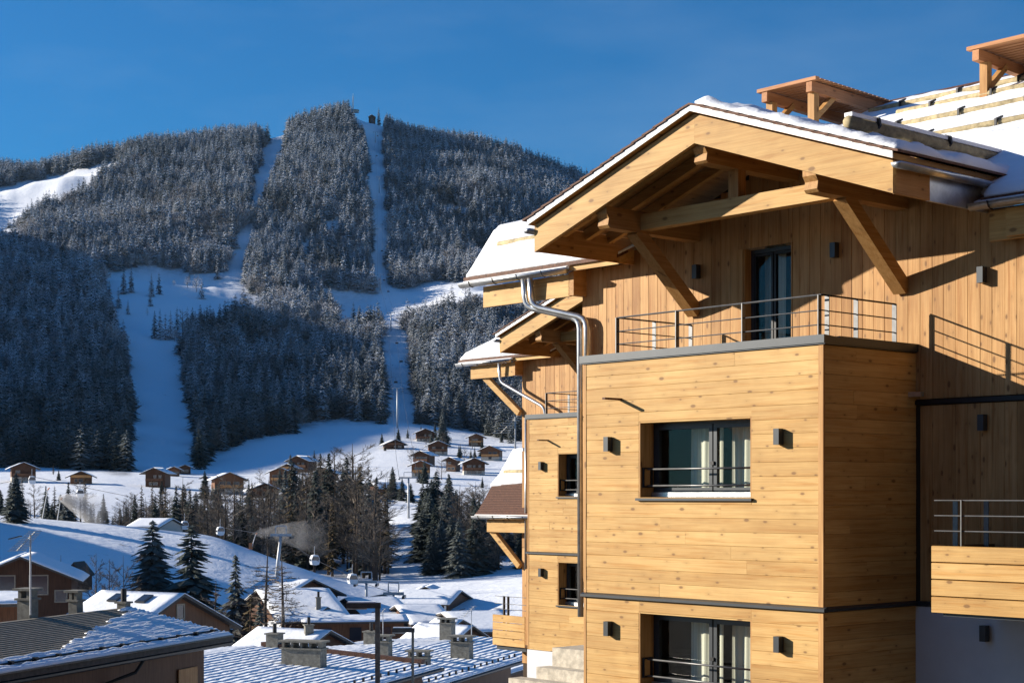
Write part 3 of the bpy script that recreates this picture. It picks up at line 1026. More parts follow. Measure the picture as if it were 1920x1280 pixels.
def window(parent, x0, x1, z0, z1, rail=True):
    d = 0.26
    w = ring(x0 + 0.02, x1 - 0.02, z0 + 0.02, z1, 0.055, d, d + 0.07).build('window', M['metal_dark'], parent)
    MB().box(x0 + 0.001, x0 + 0.022, -0.02, d + 0.09, z0, z1).build('reveal', M['beam_z'], w)
    MB().box(x1 - 0.022, x1 - 0.001, -0.02, d + 0.09, z0, z1).build('reveal', M['beam_z'], w)
    MB().box(x0 + 0.022, x1 - 0.022, -0.018, d + 0.09, z1 - 0.02, z1 - 0.001).build('reveal', M['beam_x'], w)
    xm = (x0 + x1) / 2 + 0.12
    for (p, q) in ((x0 + 0.075, xm - 0.012), (xm + 0.012, x1 - 0.075)):
        s = ring(p, q, z0 + 0.077, z1 - 0.057, 0.06, d - 0.012, d + 0.05).build('sash', M['metal_dark'], w)
        MB().box(p + 0.055, q - 0.055, d + 0.018, d + 0.026, z0 + 0.13, z1 - 0.11).build('pane', M['glass'], w)
    MB().box(xm - 0.03, xm + 0.03, d - 0.035, d - 0.012, z0 + 0.45, z0 + 0.50).build('handle', M['black'], w)
    curtain_mesh(xm - 0.62, xm - 0.02, z0 + 0.02, z1 + 0.15, d + 0.22, int(x0 * 100)).build('curtain', M['curtain'], w, smooth=True)
    curtain_mesh(x1 - 0.78, x1 - 0.03, z0 + 0.02, z1 + 0.15, d + 0.22, int(x0 * 90)).build('curtain', M['curtain'], w, smooth=True)
    MB().box(x0 + 0.024, x1 - 0.024, d - 0.045, d - 0.002, z0 + 0.006, z0 + 0.072).build('threshold', M['zinc'], w)
    MB().prism([(-0.07, z0 - 0.045), (d - 0.05, z0 - 0.03), (d - 0.05, z0), (-0.07, z0 - 0.012)], 0, x0 - 0.03, x1 + 0.03).build('sill', M['metal_dark'], w)
    if rail:
        for zz in (z0 + 0.40, z0 + 0.165):
            MB().tube([(x0 + 0.06, 0.10, zz), (x1 - 0.025, 0.10, zz)], 0.014, 8).build('guard_rail', M['steel'], w, smooth=True)
        ring_m = MB()
        g = ring(0.02, 0.21, z0 + 0.14, z0 + 0.425, 0.022, 0, 0.03)
        ring_m.add([(x0 + 0.024 + p[1], p[0], p[2]) for p in g.v], g.f)
        ring_m.build('guard_bracket', M['black'], w)
    return w


LAMPS = []


def wall_lamp(root_loc, a, b, z, label, group='square anthracite wall lamps'):
    """an up-and-down light: square body held off the wall on a small plate"""
    R = Matrix.Rotation(PH, 4, 'Z')
    p = Vector(root_loc) + R @ Vector((a, b, z))
    t = thing('wall_lamp', label, 'lamp', p, PH, group)
    if not LAMPS:
        body = MB().box(-0.045, 0.045, -0.135, -0.035, -0.105, 0.105).mesh('lamp_body', M['metal_dark'])
        plate = MB().box(-0.03, 0.03, -0.035, -0.022, -0.05, 0.05).mesh('lamp_plate', M['black'])
        LAMPS.extend([body, plate])
    link('lamp_body', LAMPS[0], t)
    link('mounting_plate', LAMPS[1], t)
    return t


def gutter_mesh(p, q, r, n=7, t=0.006):
    """half-round channel from p to q with closed ends, as one connected shell"""
    p, q = Vector(p), Vector(q)
    d = (q - p).normalized()
    s = d.cross(Vector((0, 0, 1))).normalized()
    vs, fs = [], []
    for c in (p, q):
        for rr in (r, r - t):
            for k in range(n + 1):
                a = math.pi * k / n
                vs.append(c + s * math.cos(a) * rr - Vector((0, 0, 1)) * math.sin(a) * rr)
    m = n + 1
    for k in range(n):
        fs += [(k, k + 1, 2 * m + k + 1, 2 * m + k), (m + k, 3 * m + k, 3 * m + k + 1, m + k + 1)]
    fs += [(0, 2 * m, 3 * m, m), (n, m + n, 3 * m + n, 2 * m + n)]
    fs += [tuple(range(m)), tuple(range(2 * m, 3 * m))]
    return MB().add(vs, fs)


def lumpy(xs, ys, f_top, f_bot, amp=0.03, freq=3.0, seed=0, edge=0.06):
    """a slab of snow over a grid; thins and rounds towards its edges"""
    nx, ny = len(xs), len(ys)
    X, Y = np.meshgrid(xs, ys)
    n = fbm(X * freq + seed * 7.3, Y * freq, seed, 4)
    mb = MB()
    top, bot = [], []
    for j in range(ny):
        for i in range(nx):
            x, y = X[j, i], Y[j, i]
            e = min(min(x - xs[0], xs[-1] - x), min(y - ys[0], ys[-1] - y))
            k = min(1.0, (e / edge) if edge > 0 else 1.0)
            k = math.sqrt(max(0.0, 1 - (1 - k) ** 2))
            zb, zt = f_bot(x, y), f_top(x, y)
            top.append((x, y, zb + (zt - zb) * (0.25 + 0.75 * k) + amp * n[j, i] * k))
            bot.append((x, y, zb))
    mb.v = top + bot
    o = nx * ny
    for j in range(ny - 1):
        for i in range(nx - 1):
            k = j * nx + i
            mb.f.append((k, k + 1, k + nx + 1, k + nx))
            mb.f.append((o + k, o + k + nx, o + k + nx + 1, o + k + 1))
    for i in range(nx - 1):
        mb.f.append((i, o + i, o + i + 1, i + 1))
        k = (ny - 1) * nx + i
        mb.f.append((k, k + 1, o + k + 1, o + k))
    for j in range(ny - 1):
        k = j * nx
        mb.f.append((k, k + nx, o + k + nx, o + k))
        k = j * nx + nx - 1
        mb.f.append((k, o + k, o + k + nx, k + nx))
    return mb


def lin(a, b, step):
    return np.linspace(a, b, max(2, int(round(abs(b - a) / step)) + 1))


MP, ME_B, ME_Z = 0.45, 1.65, 3.80           # main roof: pitch, eave line


def main_z(b):
    return ME_Z + MP * (b - ME_B)


def roof_piece(root, name, a_of_b, a1, b0, b1, snow_t=0.16, seed=1, skew=0.0, logs=(), brackets=0.9, bare=None, zf=main_z):
    """a roof slope rising along y; its left verge runs from a_of_b(b0) to a_of_b(b1)"""
    aL0, aL1 = a_of_b(b0), a_of_b(b1)

    def shear(mb):
        mb.v = [(a1 + (x - a1) * (a1 - a_of_b(min(max(y, b0), b1))) / (a1 - aL0), y, z) for (x, y, z) in mb.v]
        return mb
    deck = MB().hexa([(aL0, b0, zf(b0) - 0.13), (a1, b0, zf(b0) - 0.13), (a1, b1, zf(b1) - 0.13), (aL1, b1, zf(b1) - 0.13),
                      (aL0, b0, zf(b0) - 0.02), (a1, b0, zf(b0) - 0.02), (a1, b1, zf(b1) - 0.02), (aL1, b1, zf(b1) - 0.02)]).build(name, M['beam_x'], root)
    # tile courses at the eave, visible under the snow edge
    n_c = 2 if bare is None else bare
    for k in range(n_c):
        bb = b0 - 0.05 + k * 0.105
        zz = zf(bb) + 0.004
        MB().hexa([(a_of_b(max(b0, bb)) - 0.02, bb, zz - 0.02), (a1, bb, zz - 0.02), (a1, bb + 0.15, zz + 0.15 * MP - 0.025), (a_of_b(max(b0, bb + .15)) - 0.02, bb + 0.15, zz + 0.15 * MP - 0.025),
                   (a_of_b(max(b0, bb)) - 0.02, bb, zz + 0.036), (a1, bb, zz + 0.036), (a1, bb + 0.15, zz + 0.15 * MP + 0.012), (a_of_b(max(b0, bb + .15)) - 0.02, bb + 0.15, zz + 0.15 * MP + 0.012)]).build('tile_course', M['tile'], deck)
    s0 = b0 - 0.02 if bare is None else b0 + 0.1 + n_c * 0.105
    sn = lumpy(lin(aL0 + 0.02, a1, 0.12), lin(s0, b1, 0.12), lambda x, y: zf(y) + snow_t, lambda x, y: zf(y) + 0.03, 0.10, 1.9, seed, 0.16)
    shear(sn).build('snow_cover', M['snow'], deck, smooth=True)
    for (lb, la0, la1) in logs:
        z = zf(lb) + snow_t + 0.012
        MB().tube([(la0, lb, z), ((la0 * 2 + la1) / 3, lb, z + 0.01), (la1, lb, z)], 0.058, 9).build('snow_log', M['log'], deck, smooth=True)
        k = la0 + brackets * 0.6
        while k < la1:
            MB().prism([(lb - 0.10, z - 0.20), (lb - 0.075, z - 0.20), (lb - 0.075, z + 0.02), (lb + 0.10, z + 0.11), (lb + 0.09, z + 0.135), (lb - 0.10, z + 0.06)], 0, k - 0.02, k + 0.02).build('log_bracket', M['black'], deck)
            k += brackets
    return deck


def build_chalet(loc, label, near=True):
    root = thing('apartment_chalet', label, 'building', loc, PH)
    # ---- front box -------------------------------------------------------
    W = [(-3.247, -1.166, -0.03, 1.048), (-3.247, -1.166, -2.74, -1.66)]
    fw = sheet([BOX_L + 0.01, -3.247, -1.166, -0.01], [-6.5, -2.74, -1.66, -0.03, 1.048, 1.93], W, lambda x, z: (x, 0.006, z)).build('front_wall', M['backing'], root)
    HB = 0.1864

    def row(z0, z1, seg):
        holes = [w for w in W if w[2] < z1 - 0.02 and w[3] > z0 + 0.02]
        spans = [(BOX_L + 0.05, -0.055)]
        parts = []
        if holes:
            w = holes[0]
            if w[2] <= z0 + 0.02 and w[3] >= z1 - 0.02:
                spans = [(BOX_L + 0.05, w[0]), (w[1], -0.055)]
                parts = [(s, z0, z1) for s in spans]
            elif w[2] > z0:                       # the opening starts inside this board
                parts = [((BOX_L + 0.05, w[0]), z0, z1), ((w[1], -0.055), z0, z1), ((w[0], w[1]), z0, w[2])]
            else:
                parts = [((BOX_L + 0.05, w[0]), z0, z1), ((w[1], -0.055), z0, z1), ((w[0], w[1]), w[3], z1)]
        else:
            j = random.uniform(-3.6, -0.9)
            parts = [((BOX_L + 0.05, j), z0, z1), ((j, -0.055), z0, z1)] if random.random() < 0.7 else [(spans[0], z0, z1)]
        for (s, za, zb) in parts:
            if s[1] - s[0] > 0.02 and zb - za > 0.012:
                hplank(fw, s[0], s[1], za, zb)
    z = 1.925
    for i in range(18):
        row(z - HB, z, i)
        z -= HB
    z = -1.50
    for i in range(13):
        row(z - HB, z, i)
        z -= HB
    for (c0, c1) in ((BOX_L, BOX_L + 0.048), (-0.052, 0.026)):
        for (za, zb) in ((-1.43, 1.925), (-3.92, -1.50)):
            MB().box(c0, c1, -0.03, 0.004, za, zb).build('corner_board', M['beam_z'], fw)
    # left flank of the box
    lw = sheet([0.03, WALL_B], [-6.5, 1.93], [], lambda x, z: (BOX_L + 0.008, x, z)).build('left_flank', M['beam_z'], root)
    # right flank in the shade
    sw = sheet([0.02, WALL_B - 0.01], [-6.5, 1.93], [], lambda x, z: (-0.006, x, z)).build('side_wall', M['backing'], root)
    z = 1.925
    for i in range(18):
        j = random.uniform(0.5, 1.6)
        if random.random() < 0.4:
            splank(sw, 0.006, j, z - HB, z)
            splank(sw, j, WALL_B - 0.02, z - HB, z)
        else:
            splank(sw, 0.006, WALL_B - 0.02, z - HB, z)
        z -= HB
    z = -1.50
    for i in range(13):
        splank(sw, 0.006, WALL_B - 0.02, z - HB, z)
        z -= HB
    for w in W:
        window(root, *w)
    # floor band
    MB().prism([(-0.075, -1.488), (-0.02, -1.498), (0.0, -1.498), (0.0, -1.43), (-0.02, -1.43), (-0.075, -1.452)], 0, BOX_L - 0.03, 0.074).build('floor_band', M['metal_dark'], root)
    MB().prism([(0.075, -1.488), (0.02, -1.498), (0.0, -1.498), (0.0, -1.43), (0.02, -1.43), (0.075, -1.452)], 1, -0.003, WALL_B - 0.03).build('floor_band', M['metal_dark'], root)
    # coping of the balcony parapet
    MB().prism([(-0.065, 1.945), (-0.05, 1.945), (-0.05, 1.93), (0.26, 1.93), (0.26, 2.03), (-0.065, 2.052)], 0, BOX_L - 0.06, 0.066).build('parapet_coping', M['metal_dark'], root)
    MB().prism([(0.065, 1.945), (0.05, 1.945), (0.05, 1.93), (-0.26, 1.93), (-0.26, 2.03), (0.0645, 2.049)], 1, 0.262, WALL_B + 0.02).build('parapet_coping', M['metal_dark'], root)
    MB().prism([(BOX_L - 0.065, 1.945), (BOX_L + 0.26, 1.93), (BOX_L + 0.26, 2.03), (BOX_L - 0.0645, 2.049)], 1, 0.262, WALL_B).build('parapet_coping', M['metal_dark'], root)
    MB().box(BOX_L + 0.03, -0.03, 0.05, WALL_B, 1.74, 1.80).build('balcony_floor', M['concrete'], root)
    # balcony railing
    rl = MB().tube([(-3.82, 0.12, 2.585), (-0.12, 0.12, 2.585)], 0.013, 6).build('balcony_railing', M['steel'], root)
    for zz in (2.386, 2.20):
        MB().tube([(-3.82, 0.12, zz), (-0.12, 0.12, zz)], 0.009, 6).build('rail', M['steel'], rl)
    for zz, rr in ((2.585, 0.013), (2.386, 0.009), (2.20, 0.009)):
        MB().tube([(-0.12, 0.13, zz), (-0.12, 1.72, zz)], rr, 6).build('rail', M['black'], rl)
        MB().tube([(-3.82, 0.13, zz), (-3.82, 1.72, zz)], rr, 6).build('rail', M['steel'], rl)
    for a in (-3.82, -2.64, -1.43, -0.15):
        MB().box(a - 0.007, a + 0.007, 0.085, 0.155, 2.03, 2.585).build('post', M['steel'], rl)
    for b in (0.24, 0.853, 1.707):
        MB().box(-0.155, -0.085, b - 0.007, b + 0.007, 2.03, 2.585).build('post', M['steel'], rl)
    for b in (0.9, 1.70):
        MB().box(-3.855, -3.785, b - 0.007, b + 0.007, 2.03, 2.585).build('post', M['steel'], rl)
    # overflow spouts
    for (a, b, zz, rz) in ((-3.62, 0.0, 1.37, 0), (0.0, 1.86, 1.33, 1)):
        mb = MB()
        if rz == 0:
            mb.add(*[(lambda q: (q.v, q.f))(MB().prism([(-0.03, 0), (0.03, 0), (0.03, 0.028), (-0.03, 0.028)], 1, -0.36, 0.02))][0])
            o = mb.build('overflow_spout', M['tile'], root, (a, b, zz))
        else:
            mb.add(*[(lambda q: (q.v, q.f))(MB().prism([(-0.04, 0), (0.04, 0), (0.03, 0.06), (-0.04, 0.06)], 0, -0.02, 0.22))][0])
            o = mb.build('overflow_spout', M['zinc'], root, (a, b, zz))
    # ---- back wall of vertical boards -----------------------------------
    WL = -6.5 if near else -6.84
    WR = 3.2
    D = (-3.02, -2.10, 1.82, 3.68)
    bw = sheet([WL + 0.01, D[0], D[1], WR], [-6.5, D[2], D[3], 3.74], [D], lambda x, z: (x, WALL_B + 0.006, z)).build('rear_wall', M['backing'], root)
    MB().prism([(GC - GHALF + 0.1, 3.74), (GC + GHALF - 0.1, 3.74), (GC + GHALF - 0.1, gable_z(GC + GHALF) + 0.2), (GC, GZ0 + 0.3), (GC - GHALF + 0.1, gable_z(GC + GHALF) + 0.2)], 1, WALL_B + 0.008, WALL_B + 0.06).build('gable_wall', M['backing'], root)
    a = WL
    while a < WR - 0.1:
        w = random.choice((0.185, 0.19, 0.175, 0.195))
        a1 = min(a + w, WR)
        top = min(4.9, gable_z((a + a1) / 2) + 0.20) if abs((a + a1) / 2 - GC) < GHALF else 3.72
        if a1 > D[0] and a < D[1]:
            if a < D[0] - 0.02:
                vplank(bw, a, D[0], 1.30, top, WALL_B)
            if a1 > D[1] + 0.02:
                vplank(bw, D[1], a1, 1.30, top, WALL_B)
            vplank(bw, max(a, D[0]), min(a1, D[1]), D[3], top, WALL_B)
        else:
            vplank(bw, a, a1, 1.30, top, WALL_B)
        if (a > -0.05 and near) or a1 < -6.2:
            vplank(bw, a, a1, -1.43, 1.21, WALL_B)
            if not near:
                vplank(bw, a, a1, -4.6, -1.44, WALL_B)
        a = a1
    MB().box(0.03, WR, WALL_B - 0.055, WALL_B, 1.225, 1.285).build('floor_band', M['black'], root)
    MB().box(0.03, WR, WALL_B - 0.045, WALL_B, -1.50, -1.435).build('floor_band', M['metal_dark'], root)
    MB().box(0.02, WR, WALL_B - 0.03, WALL_B + 0.02, -6.5, -1.505).build('plaster_base', M['plaster'], root)
    # balcony door
    dr = ring(D[0] + 0.02, D[1] - 0.02, D[2] + 0.02, D[3] - 0.01, 0.06, WALL_B + 0.12, WALL_B + 0.19).build('balcony_door', M['metal_dark'], root)
    MB().box(D[0], D[0] + 0.02, WALL_B - 0.03, WALL_B + 0.2, D[2], D[3]).build('reveal', M['beam_z'], dr)
    MB().box(D[1] - 0.02, D[1], WALL_B - 0.03, WALL_B + 0.2, D[2], D[3]).build('reveal', M['beam_z'], dr)
    MB().box(D[0] - 0.22, D[0] - 0.004, WALL_B - 0.045, WALL_B - 0.03, D[2], D[3] + 0.0).build('trim_board', M['beam_z'], dr)
    xm = (D[0] + D[1]) / 2
    for (p, q) in ((D[0] + 0.085, xm - 0.01), (xm + 0.01, D[1] - 0.085)):
        ring(p, q, D[2] + 0.09, D[3] - 0.08, 0.035, WALL_B + 0.11, WALL_B + 0.17).build('sash', M['black'], dr)
        MB().box(p + 0.03, q - 0.03, WALL_B + 0.135, WALL_B + 0.143, D[2] + 0.12, D[3] - 0.11).build('pane', M['glass'], dr)
    curtain_mesh(D[0] + 0.05, D[0] + 0.46, D[2], D[3] + 0.1, WALL_B + 0.4, 5).build('curtain', M['curtain'], dr, smooth=True)
    # dark rooms behind the openings
    MB().box(BOX_L + 0.15, -0.15, 0.62, 1.95, -6.4, 1.72).build('interior', M['room'], root)
    MB().box(-5.2, 1.0, WALL_B + 0.6, WALL_B + 1.2, 1.6, 3.7).build('interior', M['room'], root)
    # ---- gable roof over the balcony ------------------------------------
    aL, aR = GC - GHALF, GC + GHALF
    gr = None
    for s, nm in ((-1, 'left'), (1, 'right')):
        def A(d):
            return GC + s * d
        pl = [(A(0.0 if s > 0 else 0.001), GZ0), (A(GHALF), gable_z(A(GHALF))), (A(GHALF), gable_z(A(GHALF)) + 0.40), (A(0.0 if s > 0 else 0.001), GZ0 + 0.40)]
        MB().prism(pl, 1, -0.12, -0.05).build('bargeboard', M['beam_x'], root, (0, 0, 0))
        zt = GZ0 + 0.43
        e = GHALF + 0.06
        pl = [(A(0.001), zt), (A(e), zt - GSL * e), (A(e), zt - GSL * e + 0.085), (A(0.001), zt + 0.085)]
        MB().prism(pl, 1, -0.215, -0.195).build('white_flashing', M['white_metal'], root)
        zt = GZ0 + 0.425
        pl = [(A(0.002), zt), (A(e - 0.01), zt - GSL * (e - 0.01)), (A(e - 0.01), zt - GSL * (e - 0.01) + 0.07), (A(0.002), zt + 0.07)]
        dk = MB().prism(pl, 1, -0.193, 6.0).build('gable_roof', M['beam_y'], root)
        # tile courses stepping up the slope
        nst = 16
        L = (e + 0.04) / nst
        for k in range(nst):
            d0, d1 = k * L, (k + 1) * L + 0.05
            zz = GZ0 + 0.515
            pl = [(A(d0), zz - GSL * d0 - 0.005), (A(d1), zz - GSL * d1 + 0.012), (A(d1), zz - GSL * d1 + 0.042), (A(d0), zz - GSL * d0 + 0.02)]
            MB().prism(pl, 1, -0.235, 4.5).build('tile_course', M['tile'], dk)
        tz = GZ0 + 0.555
        th = 0.085 if s > 0 else 0.05
        xs = lin(0.02 if s > 0 else 0.05, e + 0.02, 0.07)
        sn = lumpy(xs, lin(-0.13 if s > 0 else -0.08, 4.2, 0.11), lambda x, y: tz - GSL * x + th + 0.015, lambda x, y: tz - GSL * x - 0.005, 0.19, 4.2, 3 + s, 0.12)
        sn.v = [(A(x), y, z) for (x, y, z) in sn.v]
        sn.build('snow_cover', M['snow'], dk, smooth=True)
        # eave: side fascia, soffit rafters
        MB().box(min(A(GHALF - 0.05), A(GHALF)), max(A(GHALF - 0.05), A(GHALF)), -0.049, 0.66, gable_z(A(GHALF)) + 0.005, gable_z(A(GHALF)) + 0.40).build('eave_fascia', M['beam_y'], root)
        zz = gable_z(A(GHALF)) + 0.02
        MB().box(min(A(GHALF - 0.05), A(GHALF - 0.01)), max(A(GHALF - 0.05), A(GHALF - 0.01)), 0.66, 2.6, zz - 0.02, zz + 0.38).build('metal_cheek', M['zinc'] if s > 0 else M['beam_y'], root)
        for rb in (0.42, 0.92, 1.42):
            MB().beam((A(0.06), rb, GZ0 + 0.33 - GSL * 0.06), (A(GHALF - 0.06), rb, GZ0 + 0.33 - GSL * (GHALF - 0.06)), 0.09, 0.16).build('rafter', M['beam_x'], root)
        # purlin, brace
        pa = GC + s * 1.90
        pz = gable_z(pa)
        MB().prism([(-0.03, pz + 0.05), (-0.03, pz - 0.05), (0.02, pz - 0.12), (0.0, pz - 0.22), (0.04, pz - 0.26), (2.0, pz - 0.26), (2.0, pz + 0.05)], 0, pa - 0.105, pa + 0.105).build('purlin', M['beam_y'], root)
        MB().beam((pa, 0.66, pz - 0.22), (pa, WALL_B - 0.02, 2.82), 0.19, 0.20, (1, 0, 0)).build('brace', M['beam_y'], root)
        # gutter of the eave
        ga = A(GHALF + 0.10)
        gz_ = gable_z(A(GHALF)) + 0.36
        gu = gutter_mesh((ga, -0.20, gz_), (ga, 1.9, gz_), 0.075).build('eave_gutter', M['zinc'], root, smooth=True)
        for k in range(4):
            bb = 0.1 + k * 0.5
            MB().beam((ga - s * 0.06, bb, gz_ + 0.01), (ga - s * 0.16, bb + 0.15, gz_ + 0.16), 0.02, 0.006).build('gutter_bracket', M['black'], gu)
    pz = gable_z(GC)
    MB().prism([(-0.03, pz + 0.06), (-0.03, pz - 0.06), (0.02, pz - 0.13), (0.0, pz - 0.23), (0.04, pz - 0.26), (2.0, pz - 0.26), (2.0, pz + 0.06)], 0, GC - 0.11, GC + 0.11).build('purlin', M['beam_y'], root)
    MB().box(GC - 1.79, GC + 1.79, 0.68, 0.86, 3.93, 4.17).build('tie_beam', M['beam_x'], root)
    MB().box(GC - 0.09, GC + 0.09, 0.69, 0.85, 4.17, pz - 0.26).build('king_post', M['beam_z'], root)
    MB().prism([(GC - 0.16, GZ0 + 0.535), (GC, GZ0 + 0.60), (GC + 0.16, GZ0 + 0.535), (GC + 0.13, GZ0 + 0.50), (GC, GZ0 + 0.55), (GC - 0.13, GZ0 + 0.50)], 1, 0.25, 5.0).build('ridge_cap', M['tile'], root)
    # ---- left part of the main roof -------------------------------------
    return root


def downpipe(root, pts, r=0.05):
    P = [Vector(p) for p in pts]
    out = [P[0]]
    for i in range(1, len(P) - 1):
        d0, d1 = (P[i - 1] - P[i]).normalized(), (P[i + 1] - P[i]).normalized()
        k = min(0.16, (P[i - 1] - P[i]).length * 0.45, (P[i + 1] - P[i]).length * 0.45)
        for t in (0.0, 0.33, 0.66, 1.0):
            a, b = P[i] + d0 * k * (1 - t), P[i] + d1 * k * t
            out.append(a.lerp(b, t) if 0 < t < 1 else (P[i] + d0 * k if t == 0 else P[i] + d1 * k))
    out.append(P[-1])
    return MB().tube(out, r, 10).build('downpipe', M['zinc'], root, smooth=True)


def eave_left(root, b, z, a0, a1, fascia_r):
    gu = gutter_mesh((a0, b - 0.10, z - 0.06), (a1, b - 0.10, z - 0.06), 0.085).build('main_gutter', M['zinc'], root, smooth=True)
    k = a0 + 0.3
    while k < a1:
        MB().tube([(k, b - 0.195, z - 0.055), (k, b - 0.16, z - 0.125), (k, b - 0.10, z - 0.152), (k, b - 0.04, z - 0.125)], 0.008, 5).build('gutter_bracket', M['black'], gu)
        k += 0.62
    MB().box(a0 + 0.12, a1 - 0.02, b - 0.02, b - 0.006, z - 0.09, z + 0.0).build('white_eave_strip', M['white_metal'], root)
    MB().hexa([(a0 + 0.05, b - 0.10, z - 0.04), (a1, b - 0.10, z - 0.04), (a1, b + 0.02, z - 0.022), (a0 + 0.05, b + 0.02, z - 0.022),
               (a0 + 0.05, b - 0.10, z - 0.03), (a1, b - 0.10, z - 0.03), (a1, b + 0.02, z + 0.015), (a0 + 0.05, b + 0.02, z + 0.015)]).build('white_eave_strip', M['white_metal'], root)
    MB().box(a0 + 0.42, fascia_r, b + 0.05, b + 0.11, z - 0.50, z - 0.14).build('fascia_board', M['beam_x'], root)


near = build_chalet(P0, 'big light wooden chalet with snowy gable roof and balcony, nearest on the right')
# upper main roof, right of the gable
RB = 10.1
roof_piece(near, 'main_roof', lambda b: -6.3, 6.0, 5.2, RB, 0.17, 12,
           logs=((5.6, -4.2, 6.0), (7.1, -4.6, 6.0), (8.4, -4.8, 6.0), (9.2, -6.0, 6.0)), brackets=1.25)
roof_piece(near, 'main_roof', lambda b: 1.30 - 3.6 * max(0, b - 1.65) / 3.55, 6.0, ME_B, 5.25, 0.17, 13, logs=(), brackets=1.2)
MB().prism([(RB - 0.1, main_z(RB) - 0.1), (RB + 3.0, main_z(RB) - 1.3), (RB + 3.0, main_z(RB) - 1.2), (RB - 0.0, main_z(RB) + 0.02)], 0, -6.3, 6.0).build('rear_roof', M['beam_x'], near)
MB().prism([(RB - 0.12, main_z(RB) + 0.10), (RB, main_z(RB) + 0.17), (RB + 0.14, main_z(RB) + 0.10)], 0, -6.32, 6.0).build('ridge_cap', M['tile'], near)
eave_left(near, ME_B, ME_Z, 1.16, 6.0, 6.0)
MB().box(1.28, 6.0, ME_B + 0.15, ME_B + 0.21, ME_Z - 0.52, ME_Z - 0.14).build('fascia_board', M['beam_x'], near)
# lower roof left of the gable, its verge flaring outwards towards the ridge
flare = lambda b: -9.08 - 0.95 * max(0.0, b - 1.65)
roof_piece(near, 'left_roof', flare, -5.3, ME_B, 5.1, 0.20, 5, logs=((3.0, -9.75, -5.3),), brackets=2.3)
eave_left(near, ME_B, ME_Z - 0.03, -9.1, -6.42, -6.5)
MB().hexa([(-6.52, ME_B + 0.05, 3.28), (-6.40, ME_B + 0.05, 3.28), (-6.40, 3.2, 3.28), (-6.52, 3.2, 3.28), (-6.52, ME_B + 0.05, 3.66), (-6.40, ME_B + 0.05, 3.66), (-6.40, 3.2, 4.3), (-6.52, 3.2, 4.3)]).build('fascia_board', M['beam_y'], near)
for k, da in enumerate((0.0, 0.16)):
    downpipe(near, [(-7.47 + da, 1.56, 3.66), (-7.47 + da, 1.60, 3.17), (-6.42 + da, 1.86, 2.90), (-6.42 + da, 1.88, -2.0 if k == 0 else 1.5)])
# snow guard log on the right slope of the gable
z_ = gable_z(0.35) + 0.755
lg = MB().tube([(0.35, 0.05, z_), (0.35, 2.0, z_), (0.35, 3.6, z_)], 0.08, 9).build('snow_log', M['log'], near, smooth=True)
MB().box(0.29, 0.41, 0.06, 3.5, z_ + 0.07, z_ + 0.12).build('snow_cover', M['snow'], lg)
for bb in (0.6, 2.2):
    MB().prism([(0.24, z_ - 0.16), (0.28, z_ - 0.18), (0.46, z_ + 0.02), (0.44, z_ + 0.12), (0.36, z_ + 0.15)], 1, bb - 0.02, bb + 0.02).build('log_bracket', M['black'], lg)


# roof canopies of slats on posts
def canopy(root, a0, a1, b0, b1, zf_, zr, posts):
    cn = MB().box(a0 - 0.05, a1 + 0.05, b0 - 0.02, b0 + 0.10, zf_ - 0.02, zf_ + 0.045).build('roof_canopy', M['orange_x'], root)
    sl = (zr - zf_) / (b1 - b0)
    n = int((b1 - b0) / 0.135)
    for i in range(n):
        b = b0 + 0.15 + i * 0.135
        z = zf_ + sl * (b - b0) + 0.005
        MB().box(a0 - 0.04, a1 + 0.04, b, b + 0.105, z, z + 0.032).build('slat', M['orange_x'], cn)
    for a in (a0 + 0.12, a1 - 0.12):
        MB().beam((a, b0 - 0.0, zf_ - 0.12), (a, b1, zr - 0.12), 0.13, 0.19).build('beam', M['orange_y'], cn)
    for (a, b) in posts:
        z1 = zf_ + sl * (b - b0) - 0.21
        z0 = main_z(b)
        MB().box(a - 0.075, a + 0.075, b - 0.075, b + 0.075, z0, z1).build('post', M['beam_z'], cn)
        MB().beam((a, b + 0.05, z1 - 0.45), (a, b + 0.62, z1 + 0.04), 0.10, 0.11, (1, 0, 0)).build('brace', M['beam_y'], cn)
    return cn


canopy(near, -7.36, -6.05, 7.55, 10.2, 7.74, 7.66, [(-7.2, 7.72), (-6.2, 7.72)])
canopy(near, -3.12, -0.6, 8.15, 10.6, 7.80, 7.72, [(-2.97, 8.42), (-0.75, 8.42)])
# lower balcony on the right
bl = MB().box(1.35, 4.5, 0.66, WALL_B - 0.06, -1.50, -1.40).build('lower_balcony', M['metal_dark'], near)
for i in range(4):
    zt = -0.626 - i * 0.211
    MB().prism([(0.0, 0), (-0.026, 0.006), (-0.026, 0.196), (0.0, 0.202)], 0, -1.65, 1.65).build('plank', M['larch'], bl, (2.87, 0.62, zt - 0.204))
for zz in (-0.065, -0.255, -0.445):
    MB().tube([(1.22, 0.66, zz), (4.5, 0.66, zz)], 0.009, 6).build('rail', M['steel'], bl)
for a in (1.62, 3.2):
    MB().box(a - 0.007, a + 0.007, 0.63, 0.70, -1.40, -0.06).build('post', M['steel'], bl)
for (a, b) in ((1.30, 1.0), (1.30, 1.7)):
    MB().box(a - 0.035, a + 0.035, b - 0.007, b + 0.007, -1.40, -0.06).build('post', M['steel'], bl)
MB().box(1.24, 1.26, 0.64, WALL_B - 0.06, -1.46, -0.63).build('end_panel', M['backing'], bl)

